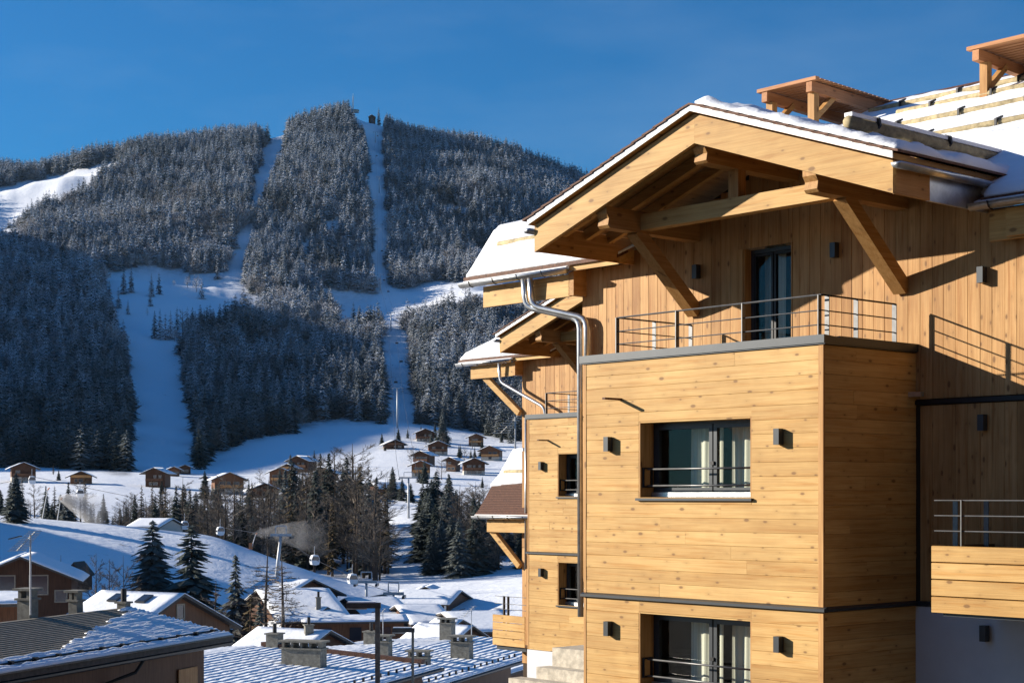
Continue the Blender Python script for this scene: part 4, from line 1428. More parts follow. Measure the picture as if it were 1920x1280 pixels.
# ---- the second block, further along, of the same design
D2 = (-13.67, 11.22)
R2 = Matrix.Rotation(PH, 4, 'Z')
L2 = Vector(P0) + R2 @ Vector((D2[0], D2[1], 0))
far = build_chalet(L2, 'second light wooden chalet of the row, half hidden behind the nearest one', False)
roof_piece(far, 'left_roof', lambda b: -9.08, -5.3, ME_B, 4.6, 0.20, 8, brackets=2.3)
eave_left(far, ME_B, ME_Z - 0.03, -9.1, -6.8, -6.9)
MB().beam((-8.2, 1.85, 3.3), (-6.86, 1.95, 2.25), 0.16, 0.16).build('brace', M['beam_x'], far)
MB().hexa([(-6.9, ME_B + 0.05, 3.28), (-6.80, ME_B + 0.05, 3.28), (-6.80, 3.2, 3.28), (-6.9, 3.2, 3.28), (-6.9, ME_B + 0.05, 3.66), (-6.80, ME_B + 0.05, 3.66), (-6.80, 3.2, 4.3), (-6.9, 3.2, 4.3)]).build('fascia_board', M['beam_y'], far)
downpipe(far, [(-7.3, 1.56, 3.66), (-7.3, 1.60, 3.12), (-5.6, 1.7, 2.35), (-5.6, 1.75, 1.9)], 0.045)
downpipe(far, [(-6.35, 1.7, 2.1), (-6.35, 1.7, -2.0)], 0.04)
# its low side roof, half bare of snow
zl = lambda b: -0.52 + 0.45 * (b - 1.65)
roof_piece(far, 'side_roof', lambda b: -8.33 - 0.78 * max(0.0, b - 1.65), -5.2, ME_B, 5.9, 0.12, 9, logs=((4.05, -9.9, -5.2),), brackets=1.5, bare=18, zf=zl)
eave_left(far, ME_B, -0.52, -8.4, -5.2, -5.2)
MB().hexa([(-9.7, 3.3, zl(3.3) + 0.02), (-6.9, 3.9, zl(3.9) + 0.02), (-6.9, 4.2, zl(4.2) + 0.02), (-10.2, 4.2, zl(4.2) + 0.02), (-9.7, 3.3, zl(3.3) + 0.09), (-6.9, 3.9, zl(3.9) + 0.10), (-6.9, 4.2, zl(4.2) + 0.13), (-10.2, 4.2, zl(4.2) + 0.12)]).build('snow_patch', M['snow'], far)
MB().beam((-7.9, 1.85, -1.0), (-6.86, 1.95, -1.95), 0.15, 0.15).build('brace', M['beam_x'], far)
MB().box(-10.6, -5.2, 5.7, 5.8, -7.0, 1.25).build('side_wing_wall', M['larch_up'], far)
b3 = MB().box(-7.15, -5.95, 1.35, 2.6, -4.20, -4.10).build('side_balcony', M['metal_dark'], far)
for i in range(4):
    MB().prism([(0.0, 0), (-0.026, 0.006), (-0.026, 0.196), (0.0, 0.202)], 0, -0.655, 0.655).build('plank', M['larch'], b3, (-6.585, 1.3, -3.25 - i * 0.211 - 0.204))
for zz in (-2.75, -2.95, -3.1):
    MB().tube([(-7.22, 1.34, zz), (-5.95, 1.34, zz)], 0.009, 6).build('rail', M['steel'], b3)
for a in (-6.85, -6.68):
    MB().box(a - 0.02, a + 0.02, 1.32, 1.38, -4.1, -2.74).build('post', M['black'], b3)
MB().box(BOX_L - 0.02, -0.2, -0.025, 0.0, -6.5, -3.93).build('plaster_base', M['plaster'], far)

# ---- wall lamps
for (rl_, a, b, z, lb) in (
    (P0, -3.81, 0.0, 0.74, 'square dark wall lamp left of the upper window of the nearest chalet'),
    (P0, -0.66, 0.0, 0.765, 'square dark wall lamp right of the upper window of the nearest chalet'),
    (P0, -3.81, 0.0, -1.93, 'square dark wall lamp left of the lower window of the nearest chalet'),
    (P0, -0.66, 0.0, -1.945, 'square dark wall lamp right of the lower window of the nearest chalet'),
    (P0, -3.92, WALL_B, 3.43, 'shaded dark wall lamp under the gable, left of the balcony door'),
    (P0, -1.30, WALL_B, 3.47, 'dark wall lamp between the balcony door and the right roof brace'),
    (P0, 1.08, WALL_B, 2.88, 'sunlit dark wall lamp on the upright boards beside its square shadow'),
    (P0, 1.09, WALL_B, 0.95, 'dark wall lamp in deep shade below the black floor band'),
    (P0, 1.14, WALL_B - 0.03, -1.80, 'dark wall lamp on the grey plaster under the plank balcony'),
    (L2, -3.81, 0.0, 0.74, 'small dark wall lamp beside the upper window of the second chalet'),
    (L2, -3.81, 0.0, -1.95, 'small dark wall lamp beside the lower window of the second chalet')):
    wall_lamp(rl_, a, b, z, lb)

# unseen block guessed right of the view, added to shade the nearest chalet's side walls
nb = thing('apartment_chalet', 'unseen dark block added right of the view as shade', 'building', P0, PH)
MB().box(8.5, 15.0, -6.0, 16.0, -6.5, 7.5).build('wall', M['backing'], nb)
MB().prism([(-7.2, 7.4), (17.2, 7.4), (17.2, 7.6), (5.0, 11.6), (-7.2, 7.6)], 0, 7.6, 16.0).build('roof', M['tile'], nb)
for k in range(5):
    for zz in (-2.5, 0.4, 3.3):
        w = MB().box(8.44, 8.5, -4.5 + k * 4.0, -2.9 + k * 4.0, zz, zz + 1.4).build('window', M['metal_dark'], nb)

# unseen block added behind the viewpoint to hold skylight off the side walls
vb = thing('skylight_blocker', 'unseen dark block added behind the viewpoint to hold back skylight', 'building', (0, -4.0, 0), 0.0)
MB().box(-22, 26, -14, 0, -9, 8.5).build('wall', M['backing'], vb)
MB().prism([(-16, 8.3), (2.0, 8.3), (2.0, 8.5), (-7, 12.0), (-16, 8.5)], 0, -23, 27).build('roof', M['tile'], vb)
for k in range(9):
    for zz in (-6.0, -3.0, 0.6, 3.6):
        MB().box(-20 + k * 5.0, -18 + k * 5.0, 0.0, 0.05, zz, zz + 1.5).build('window', M['metal_dark'], vb)

# ------------------------------------------------------------------ village houses
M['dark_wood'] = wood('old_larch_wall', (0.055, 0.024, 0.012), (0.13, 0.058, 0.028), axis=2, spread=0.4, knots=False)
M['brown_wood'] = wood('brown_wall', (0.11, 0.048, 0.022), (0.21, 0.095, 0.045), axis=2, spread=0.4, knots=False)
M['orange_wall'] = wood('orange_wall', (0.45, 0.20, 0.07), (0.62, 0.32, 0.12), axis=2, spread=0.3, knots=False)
M['roof_dark'] = plain('weathered_roof', (0.075, 0.065, 0.055), 0.8, 0, 0.35, 6.0)
M['pale_wall'] = plain('pale_wall', (0.42, 0.39, 0.34), 0.9, 0, 0.08)
M['pane_dark'] = plain('dark_pane', (0.03, 0.035, 0.045), 0.08, 0, 0.1, spec=0.8)
M['frame_white'] = plain('white_frame', (0.6, 0.58, 0.54), 0.6)
M['frame_tan'] = plain('tan_frame', (0.30, 0.24, 0.17), 0.7)
M['far_snow'] = snow_mat('village_snow', 1.2, 0.5, 0.12)
M['grey_tile'] = plain('grey_brown_tile', (0.20, 0.175, 0.135), 0.75, 0, 0.35, 5.0)
M['lift_grey'] = plain('lift_steel', (0.42, 0.43, 0.44), 0.5, 0.3, 0.12)
M['cabin'] = plain('cabin_shell', (0.70, 0.71, 0.72), 0.35, 0, 0.05)
M['cable'] = plain('steel_cable', (0.05, 0.05, 0.055), 0.5, 0.4, 0.1)
M['orange_paint'] = plain('orange_paint', (0.62, 0.20, 0.07), 0.5)


def house(name, label, G, back, w, L, p, hw, wall='dark_wood', base=0.0, snow=0.22, group=None, oe=0.7, og=0.8, wins=(), balc=False,
          courses=0.0, snow_side=(-1, 1), step=0.5, cat='house', seed=1, wl=None, wside=(), base_mat='pale_wall', smat='far_snow', amp=0.08):
    """gabled house. G: top of the ridge at its front gable; back: direction of the ridge going away from that gable;
    w half width to the eave, L ridge length, p pitch, hw wall height below the eave, base: plastered height"""
    rz = math.atan2(-back[0], back[1])
    t = thing(name, label, cat, G, rz, group)
    ze = -p * w
    wi = w - oe
    zt = -0.16
    zwe = zt - p * wi
    zb = ze - hw
    MB().prism([(-wi, zb + base), (wi, zb + base), (wi, zwe), (0, zt), (-wi, zwe)], 1, og, L - og).build('wall', M[wall], t)
    if base > 0:
        MB().box(-wi + 0.04, wi - 0.04, og + 0.04, L - og - 0.04, zb - 2.0, zb + base).build('base_wall', M[base_mat], t)
    for s in (-1, 1):
        pl = [(0, -0.17), (s * w, ze - 0.17), (s * w, ze), (0, 0)]
        rf = MB().prism(pl, 1, 0, L).build('roof_slope', M['roof_dark'], t)
        if s in snow_side and snow > 0:
            def top(x, y):
                v = -p * x + snow
                if courses:
                    v += 0.05 * (((x / courses) % 1.0) - 0.5) * (courses / 0.42) ** 2
                return v
            st = min(step, courses / 4 if courses else step)
            sn = lumpy(lin(0.0, w + 0.05, st), lin(-0.05, L + 0.05, step), top, lambda x, y: -p * x + 0.004, amp, 0.8 if not courses else 2.2, seed, 0.25)
            sn.v = [(s * x, y, z) for (x, y, z) in sn.v]
            sn.build('snow_cover', M[smat], rf, smooth=not courses)
    for (x, z, ww, hh) in wins:
        f = ring(x - ww / 2, x + ww / 2, zb + z, zb + z + hh, 0.09, og - 0.06, og + 0.03).build('window', M['frame_tan'], t)
        MB().box(x - ww / 2 + 0.07, x + ww / 2 - 0.07, og - 0.03, og - 0.008, zb + z + 0.07, zb + z + hh - 0.07).build('pane', M['pane_dark'], f)
    for (sd, y, z, ww, hh) in wside:
        xx = sd * (wi + 0.015)
        MB().box(min(xx, xx + sd * 0.05), max(xx, xx + sd * 0.05), y - ww / 2, y + ww / 2, zb + z, zb + z + hh).build('window', M['pane_dark'], t)
    if balc:
        zz = zb + max(base, 1.6) + 0.1
        b = MB().box(-wi + 0.3, wi - 0.3, og - 1.0, og, zz - 0.12, zz).build('balcony', M[wall], t)
        MB().box(-wi + 0.3, wi - 0.3, og - 1.05, og - 1.0, zz + 0.12, zz + 0.95).build('balustrade', M['brown_wood' if wall == 'dark_wood' else 'orange_wall'], b)
    return t


def chimney(label, P, wx, wy, h, rz=0.0, pillars=True, mat='concrete', group='roof chimneys'):
    t = thing('chimney', label, 'chimney', P, rz, group)
    MB().box(-wx / 2, wx / 2, -wy / 2, wy / 2, -0.8, h).build('stack', M[mat], t)
    MB().box(-wx / 2 - 0.07, wx / 2 + 0.07, -wy / 2 - 0.07, wy / 2 + 0.07, h, h + 0.07).build('rim', M[mat], t)
    if pillars:
        n = max(2, int(wx / 0.45) + 1)
        for i in range(n):
            x = -wx / 2 + 0.08 + (wx - 0.16) * i / (n - 1)
            MB().box(x - 0.06, x + 0.06, -wy / 2 + 0.02, wy / 2 - 0.02, h + 0.07, h + 0.33).build('pillar', M[mat], t)
        MB().box(-wx / 2 - 0.12, wx / 2 + 0.12, -wy / 2 - 0.12, wy / 2 + 0.12, h + 0.33, h + 0.41).build('cap_slab', M[mat], t)
    else:
        MB().tube([(0, 0, h), (0, 0, h + 0.55)], 0.11, 8).build('flue', M['black'], t)
    return t


def on_plane(px, py, P, n):
    d = Vector(((px - CX) / F, 1.0, (HY - py) / F))
    return d * (Vector(P).dot(n) / d.dot(n))


# ---- the three long roofs in front of the chalets: ridges run towards the camera
rr = Vector((0.32, 0.947, 0)).normalized()
qq = Vector((rr.y, -rr.x, 0))
ROOF = {}


def long_house(key, label, E, w, p, L, wall, **kw):
    """E: far end of the right-hand eave"""
    G = Vector(E) - qq * w + Vector((0, 0, p * w))
    n = (Vector((0, 0, 1)) + qq * p).normalized()
    ROOF[key] = (Vector(E), n)
    return house('village_house', label, G, -rr, w, L, p, 4.2, wall, **kw)


hl = long_house('L', 'brown boarded house with half-bare tiled roof at the lower left', at(437, 1192, 60), 4.6, 0.20, 30, 'brown_wood', snow=0, step=0.3, oe=0.75)
hl['skip'] = 1
# tile courses of its roof, with snow left along the eave and towards the far end
for k in range(26):
    x0 = 0.0 + k * 0.178
    s = -1
    MB().prism([(s * x0, -0.20 * x0 + 0.0), (s * (x0 + 0.22), -0.20 * (x0 + 0.22) + 0.03), (s * (x0 + 0.22), -0.20 * (x0 + 0.22) + 0.065), (s * x0, -0.20 * x0 + 0.03)], 1, 0.0, 30).build('tile_course', M['grey_tile'], hl)


def snow_strip(parent, x0, x1, y0, y1, h, seed, lump=0.10):
    sn = lumpy(lin(x0, x1, 0.09), lin(y0, y1, 0.16), lambda x, y: -0.20 * x + 0.06 + h, lambda x, y: -0.20 * x + 0.055, lump, 2.4, seed, 0.12)
    sn.v = [(-x, y, z) for (x, y, z) in sn.v]
    return sn.build('snow_strip', M['snow'], parent, smooth=True)


for k in range(21):
    x0 = 0.35 + k * 0.178
    far_len = 0.8 + 0.55 * max(0, k - 2) + random.uniform(-0.4, 0.6)
    snow_strip(hl, x0, x0 + 0.145, -0.05, min(far_len, 9.5), 0.11, 30 + k, 0.16)
for k, x0 in enumerate((3.62, 3.86, 4.22, 4.40)):
    snow_strip(hl, x0, x0 + 0.2, 0.0 if k > 1 else 5.0, 29.0 if k != 1 else 22.0, 0.11, 60 + k, 0.16)
MB().tube([(-4.12, 0.3, -0.20 * 4.12 + 0.14), (-4.12, 29.5, -0.20 * 4.12 + 0.14)], 0.03, 6).build('snow_guard_bar', M['black'], hl)
for k in range(24):
    MB().box(-4.2, -4.05, 0.6 + k * 1.2, 0.72 + k * 1.2, -0.20 * 4.12 + 0.02, -0.20 * 4.12 + 0.2).build('guard_hook', M['black'], hl)
MB().tube([(-4.55, 0.0, -1.17), (-4.55, 29.9, -1.17)], 0.075, 7).build('gutter', M['black'], hl)
MB().tube([(-4.5, 6.0, -1.25), (-4.4, 6.3, -1.6), (-3.9, 7.4, -1.9), (-3.9, 7.5, -5.0)], 0.06, 7).build('downpipe', M['black'], hl)
MB().box(-3.93, -3.88, 1.4, 2.7, -3.6, -1.9).build('shutter', M['orange_wall'], hl)

ha = long_house('A', 'house with wide snow-covered tiled roof and long chimney, bottom centre', at(828, 1250, 80), 9.9, 0.07, 44, 'dark_wood', snow=0.10, courses=0.42, step=0.30, seed=4, amp=0.09)
hb = long_house('B', 'house with snow-dusted tiled roof beside the thin lamp post', at(988, 1234, 94), 8.2, 0.07, 34, 'dark_wood', snow=0.10, courses=0.42, step=0.30, seed=5, amp=0.11)
hc = long_house('C', 'house with striped snowy roof just left of the plank balcony', at(1100, 1216, 124), 9.2, 0.075, 34, 'dark_wood', snow=0.12, courses=0.60, step=0.5, seed=6, amp=0.08)
for h_, w_, n_, p_ in ((ha, 9.9, 40, 0.07), (hb, 8.2, 30, 0.07)):
    for k in range(n_):
        MB().box(-w_ + 0.55, -w_ + 0.64, 0.4 + k * 0.95, 0.49 + k * 0.95, -p_ * (w_ - 0.6) + 0.05, -p_ * (w_ - 0.6) + 0.27).build('snow_hook', M['black'], h_)
    MB().tube([(-w_ - 0.08, 0, -p_ * w_ - 0.1), (-w_ - 0.08, n_, -p_ * w_ - 0.1)], 0.09, 7).build('gutter', M['black'], h_)
MB().hexa([(-0.3, -0.03, -0.02), (-0.3, 0.4, -0.02), (-9.0, 0.4, -0.62), (-9.0, -0.03, -0.62), (-0.3, -0.03, 0.28), (-0.3, 0.4, 0.30), (-9.0, 0.4, -0.33), (-9.0, -0.03, -0.35)]).build('verge_tiles', M['tile'], ha)
cz = math.atan2(qq.y, qq.x)
for (key, px, py, wx, wy, h, pil, lb) in (
        ('A', 570, 1250, 2.0, 0.7, 0.85, True, 'long double concrete chimney with many pillars on the wide snowy roof'),
        ('A', 515, 1216, 0.65, 0.65, 0.75, False, 'square concrete chimney with black flue and a wisp of smoke'),
        ('B', 720, 1232, 0.75, 0.6, 0.85, True, 'small pillared chimney beside the lamp post pole'),
        ('B', 786, 1248, 1.1, 0.6, 0.45, True, 'low wide pillared chimney just right of the thin lamp post'),
        ('B', 866, 1236, 1.1, 0.7, 0.95, True, 'broad pillared chimney below the striped snowy roof'),
        ('C', 839, 1199, 0.95, 0.9, 1.25, True, 'tall square chimney with dark cap on the striped roof'),
        ('B', 696, 1203, 0.7, 0.7, 0.6, False, 'short concrete chimney with a thin black pipe'),
        ('L', 52, 1154, 0.5, 0.5, 0.55, True, 'mossy chimney with wide slab beside the aerial mast, far left'),
        ('L', 142, 1138, 0.36, 0.4, 0.22, True, 'squat mossy chimney on the ridge of the half-bare roof'),
        ('L', 232, 1143, 0.36, 0.36, 0.25, False, 'small dark chimney at the far end of the half-bare roof')):
    P, n = ROOF[key]
    chimney(lb, on_plane(px, py, P, n), wx, wy, h, cz, pil)

# ---- houses with a lit slope and a gable turned to the right
gb = (-0.867, 0.498)


def gz_house(label, px, py, Y, w, L, p, hw, **kw):
    return house('village_house', label, at(px, py, Y), kw.pop('back', gb), w, L, p, hw, **kw)


hg = gz_house('brown house with sunny snow roof and two skylights behind the half-bare roof', 346, 1112, 92, 5.0, 6.2, 0.44, 3.5, wall='brown_wood', snow=0.12, oe=0.5, og=0.5, seed=8, wins=((0.2, 4.2, 0.7, 0.9),))
for y in (2.0, 4.1):
    f = MB().hexa([(-1.5, y - 0.35, -0.66 + 0.16), (-0.7, y - 0.35, -0.308 + 0.16), (-0.7, y + 0.35, -0.308 + 0.16), (-1.5, y + 0.35, -0.66 + 0.16),
                   (-1.5, y - 0.35, -0.66 + 0.24), (-0.7, y - 0.35, -0.308 + 0.24), (-0.7, y + 0.35, -0.308 + 0.24), (-1.5, y + 0.35, -0.66 + 0.24)]).build('skylight', M['metal_dark'], hg)
    MB().hexa([(-1.42, y - 0.28, -0.625 + 0.242), (-0.78, y - 0.28, -0.343 + 0.242), (-0.78, y + 0.28, -0.343 + 0.242), (-1.42, y + 0.28, -0.625 + 0.242),
               (-1.42, y - 0.28, -0.625 + 0.25), (-0.78, y - 0.28, -0.343 + 0.25), (-0.78, y + 0.28, -0.343 + 0.25), (-1.42, y + 0.28, -0.625 + 0.25)]).build('pane', M['pane_dark'], f)
hs = gz_house('low house with sunny snow roof behind the smoking chimney', 620, 1181, 108, 4.2, 6.0, 0.40, 3.0, wall='dark_wood', snow=0.12, oe=0.5, og=0.5, seed=9)
chimney('square pale chimney on the low sunny roof', at(579, 1186, 108), 0.55, 0.55, 0.5, 0.3, False)
hd2 = gz_house('tall brown house with sunny left roof slope below the ski piste', 588, 1085, 168, 5.8, 6.0, 0.33, 6.0, wall='dark_wood', snow=0.16, oe=0.7, og=0.7, seed=10)
dback = (-0.31, 0.95)
# big roof D: slope turned to the camera, ridge running left to right
hd = house('village_house', 'large house with broad snowy roof and glazed dormer in the valley', at(616, 1103, 150), (-0.95, -0.31), 10.6, 6.6, 0.20, 4.0, wall='dark_wood', snow=0.2, oe=1.0, og=0.9, seed=11)
for k in range(3):
    x = 2.4 + k * 3.0
    MB().beam((x, 0.1, -0.20 * x + 0.30), (x, 6.5, -0.20 * x + 0.30), 0.14, 0.16).build('snow_bar', M['roof_dark'], hd)
dm = house('dormer_house', 'glazed gable with sunny roof built onto the broad snowy roof', at(614, 1137, 142), (-0.75, 0.66), 3.4, 4.5, 0.50, 2.2, wall='brown_wood', snow=0.12, oe=0.35, og=0.35, seed=12, wins=((-0.8, 2.3, 1.1, 0.8), (0.8, 2.3, 1.1, 0.8)), cat='dormer')
chimney('little dark chimney on the sunny slope of the dormer', at(597, 1131, 142), 0.4, 0.4, 0.5, 0.2, False)
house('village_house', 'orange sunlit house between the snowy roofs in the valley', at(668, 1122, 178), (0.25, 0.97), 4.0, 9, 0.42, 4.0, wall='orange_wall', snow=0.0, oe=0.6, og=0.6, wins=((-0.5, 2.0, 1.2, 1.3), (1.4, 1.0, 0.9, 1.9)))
house('village_house', 'house with blue-shaded stepped snow roof right of the orange house', at(742, 1119, 172), (-0.93, -0.36), 9.0, 5.5, 0.20, 3.5, wall='brown_wood', snow=0.2, oe=0.8, og=0.6, seed=14, wside=((-1, 3, 1.0, 1.0, 1.2),))
house('village_house', 'low brown house with a small snowy roof below the lift station', at(824, 1133, 165), (-0.95, -0.3), 6.5, 4.6, 0.22, 3.8, wall='dark_wood', snow=0.2, oe=0.8, og=0.5, seed=15)
house('village_house', 'long shaded brown house front under the blue snow roofs', at(760, 1151, 142), (-0.985, -0.17), 3.0, 9.0, 0.12, 2.5, wall='brown_wood', snow=0.1, oe=0.5, og=0.4, seed=16, wside=((-1, 2, 0.9, 1.0, 1.1), (-1, 4.5, 0.9, 1.0, 1.1), (-1, 7, 0.9, 1.0, 1.1)))
# lift station hall
st = house('lift_station', 'long lift station hall with blue-shaded snow roof at the foot of the slope', at(866, 1107, 235), (-0.97, 0.24), 6.5, 9.2, 0.24, 2.0, wall='dark_wood', snow=0.25, oe=1.2, og=0.5, seed=17, cat='lift station')
for k in range(4):
    MB().box(-6.2, -5.95, 0.6 + k * 2.6, 0.85 + k * 2.6, -4.2, -1.55).build('column', M['frame_white'], st)
house('village_house', 'small snowy gable behind the left end of the lift station', at(797, 1099, 262), (0.1, 0.99), 3.2, 6, 0.42, 2.0, wall='dark_wood', snow=0.3, seed=18)
house('village_house', 'house with pale snow roof and dark gable next to the tall square chimney', at(887, 1172, 128), (-0.80, 0.60), 3.6, 5.5, 0.50, 2.2, wall='dark_wood', snow=0.12, oe=0.4, og=0.4, seed=19)
house('village_house', 'low house with blue-shaded flat snow roof behind the plank balcony', at(940, 1146, 160), (-0.96, -0.28), 8.5, 6.0, 0.14, 3.0, wall='brown_wood', snow=0.2, oe=0.7, og=0.5, seed=20)
house('village_house', 'tiny white-roofed house beside the flat snow roof', at(868, 1161, 140), (-0.80, 0.60), 1.8, 3.0, 0.40, 1.8, wall='dark_wood', snow=0.1, oe=0.3, og=0.3, seed=21)
# far left
house('village_house', 'dark house with large front gable at the left edge, below the piste', at(38, 1043, 128), (-0.2, 0.98), 4.7, 10, 0.42, 4.5, wall='dark_wood', snow=0.22, oe=0.9, og=1.0, seed=22, wins=((-1.2, 3.4, 1.5, 1.6), (1.3, 3.4, 1.5, 1.6), (3.0, 2.8, 1.0, 1.0)))
house('shed', 'little dark pointed shed between the bare trees on the left', at(138, 1053, 165), (0.1, 0.99), 1.1, 3, 1.2, 1.6, wall='dark_wood', snow=0.0, oe=0.2, og=0.2, cat='shed')
fl = house('village_house', 'flat snow-covered annex behind the mossy chimney on the left', at(60, 1112, 92), (-0.95, -0.3), 4.5, 9.0, 0.06, 3.0, wall='brown_wood', snow=0.18, oe=0.6, og=0.4, seed=24)
house('village_house', 'low pale house with snow roof half hidden behind the dark spruces', at(325, 972, 262), (-0.96, 0.28), 4.5, 6.0, 0.28, 2.6, wall='pale_wall', snow=0.25, oe=0.6, og=0.4, seed=25)

# ---- chalets of the hamlet on the sunny meadow: (photo x, photo y of the foot, half width, storeys, turn, wall, label)
HAMLET = [
    (45, 905, 5.6, 2, 0.35, 'dark_wood', 'shaded chalet at the far left behind the tall spruce'),
    (152, 908, 5.2, 1, 0.25, 'brown_wood', 'shaded chalet with wide roof above the snow cannon'),
    (288, 914, 5.0, 2, -0.1, 'dark_wood', 'dark chalet standing alone at the foot of the left ski run'),
    (326, 893, 3.6, 1, 0.2, 'brown_wood', 'small brown chalet in front of its twin beside the dark spruces'),
    (347, 889, 3.6, 1, 0.2, 'dark_wood', 'small chalet behind its twin beside the dark spruces'),
    (384, 909, 2.2, 1, 0.0, 'dark_wood', 'tiny hut on the meadow left of the big brown chalet'),
    (431, 927, 6.4, 2, 0.30, 'brown_wood', 'big plain brown chalet at the left end of the hamlet'),
    (497, 934, 6.2, 1, 0.25, 'dark_wood', 'low dark chalet right of the big plain brown chalet'),
    (556, 886, 5.4, 2, -0.35, 'dark_wood', 'dark chalet standing highest at the top of the left cluster'),
    (538, 889, 4.4, 1, -0.1, 'brown_wood', 'brown chalet stepped in front of the highest one of the cluster'),
    (543, 899, 3.6, 1, 0.1, 'brown_wood', 'small chalet low in the left cluster'),
    (525, 912, 5.2, 2, 0.15, 'brown_wood', 'grey-brown chalet behind the brown larch trees'),
    (606, 913, 5.2, 2, -0.1, 'brown_wood', 'chalet with white ground floor in the middle of the hamlet'),
    (574, 912, 1.4, 1, 0.0, 'brown_wood', 'tiny red-brown hut beside the chalet with white ground floor'),
    (604, 938, 6.6, 2, 0.1, 'dark_wood', 'wide dark chalet with pale ground floor nearest the stream trees'),
    (655, 920, 5.4, 1, 0.2, 'dark_wood', 'chalet half hidden behind the brown double tree'),
    (694, 930, 6.0, 1, -1.1, 'dark_wood', 'dark chalet with bright snow roof behind the pines'),
    (742, 842, 5.4, 1, 0.25, 'dark_wood', 'brown chalet at the upper left of the right cluster'),
    (798, 829, 5.4, 2, 0.1, 'dark_wood', 'highest chalet of the right cluster, beside the tall spruce'),
    (822, 854, 5.4, 2, 0.1, 'dark_wood', 'dark chalet with white base below the tall spruce'),
    (787, 874, 4.8, 2, -0.35, 'dark_wood', 'dark chalet with snowy left slope in the right cluster'),
    (789, 896, 5.0, 2, 0.05, 'brown_wood', 'brown chalet nearest the lift pylon'),
    (842, 884, 3.6, 2, -0.45, 'dark_wood', 'narrow dark chalet left of the round conifer'),
    (893, 837, 4.6, 2, 0.05, 'brown_wood', 'brown chalet highest at the forest edge on the right'),
    (918, 864, 5.4, 2, -0.15, 'brown_wood', 'light brown chalet on the right below the forest edge'),
    (890, 891, 5.6, 2, 0.1, 'dark_wood', 'dark chalet with white base, lowest on the right'),
]
for i, (px, py, w, stx, turn, wall, lb) in enumerate(HAMLET):
    g = on_ground(px, py, 450, 1000)
    k = g.y / 620.0
    hw = 1.9 + 2.1 * (stx - 1)
    p = 0.42
    w_ = 0.98 * w * (0.62 + 0.38 * k)
    G = g + Vector((0, 0, hw + p * w_ + 0.2))
    wins = []
    for s_ in range(stx):
        zz = 0.5 + 2.1 * s_
        for x in ((-0.48, -0.02, 0.5) if w > 4 else (-0.3, 0.35)):
            if random.random() < 0.8:
                wins.append((x * (w_ - 1.5), zz, random.choice((1.0, 1.4, 1.8)), 1.05))
    if w < 3:
        wins = wins[:1]
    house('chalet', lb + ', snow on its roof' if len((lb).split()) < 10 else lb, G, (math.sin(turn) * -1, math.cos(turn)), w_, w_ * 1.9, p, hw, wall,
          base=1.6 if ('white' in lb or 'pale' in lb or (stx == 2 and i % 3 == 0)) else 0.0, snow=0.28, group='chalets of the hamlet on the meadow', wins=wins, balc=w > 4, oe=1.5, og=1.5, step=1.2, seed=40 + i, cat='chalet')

# ------------------------------------------------------------------ lift pylons, cabins, cables
def pylon(label, px, py_foot, py_top, Y=None, lean=0.0, r=0.35, arm=2.6, group='lift pylons'):
    if Y is None:
        g = on_ground(px, py_foot, 380, 2400)
    else:
        g = at(px, py_foot, Y)
    h = (py_foot - py_top) / F * g.y
    t = thing('lift_pylon', label, 'pylon', g, 0.0, group)
    tp = Vector((lean * h, 0, h))
    MB().tube([(0, 0, -1), tp * 0.5, tp], [r, r * 0.85, r * 0.65], 8).build('mast', M['lift_grey'], t, smooth=True)
    MB().box(tp.x - arm, tp.x + arm, -0.2, 0.2, h - 0.2, h + 0.15).build('crossarm', M['lift_grey'], t)
    for s in (-1, 1):
        MB().box(tp.x + s * arm - 0.15, tp.x + s * arm + 0.15, -1.6, 1.6, h - 0.55, h - 0.25).build('sheave_train', M['metal_dark'], t)
        MB().box(tp.x + s * arm * 0.5 - 0.06, tp.x + s * arm * 0.5 + 0.06, -0.08, 0.08, h + 0.15, h + 1.2).build('frame_post', M['lift_grey'], t)
    MB().box(tp.x - arm * 0.5, tp.x + arm * 0.5, -0.08, 0.08, h + 1.2, h + 1.34).build('frame_bar', M['lift_grey'], t)
    return g + tp


def cabin(label, px, py, Y, s=1.0, rz=0.4, group='gondola cabins'):
    t = thing('gondola_cabin', label, 'cabin', at(px, py, Y), rz, group, (s, s, s))
    prof_ = [(-0.75, -0.2), (-0.95, 0.5), (-0.92, 1.1), (-0.6, 1.85), (0, 2.0), (0.6, 1.85), (0.92, 1.1), (0.95, 0.5), (0.75, -0.2), (0, -0.35)]
    MB().prism(prof_, 1, -0.9, 0.9).build('shell', M['cabin'], t)
    MB().prism([(-0.86, 0.75), (-0.84, 1.1), (-0.6, 1.6), (0.6, 1.6), (0.84, 1.1), (0.86, 0.75)], 1, -0.93, -0.905).build('window', M['pane_dark'], t)
    MB().box(-0.975, -0.935, -0.7, 0.7, 0.55, 1.05).build('window', M['pane_dark'], t)
    MB().tube([(0, 0, 1.95), (0, 0.25, 2.8), (0, 0, 3.9)], 0.07, 6).build('hanger', M['lift_grey'], t)
    return t


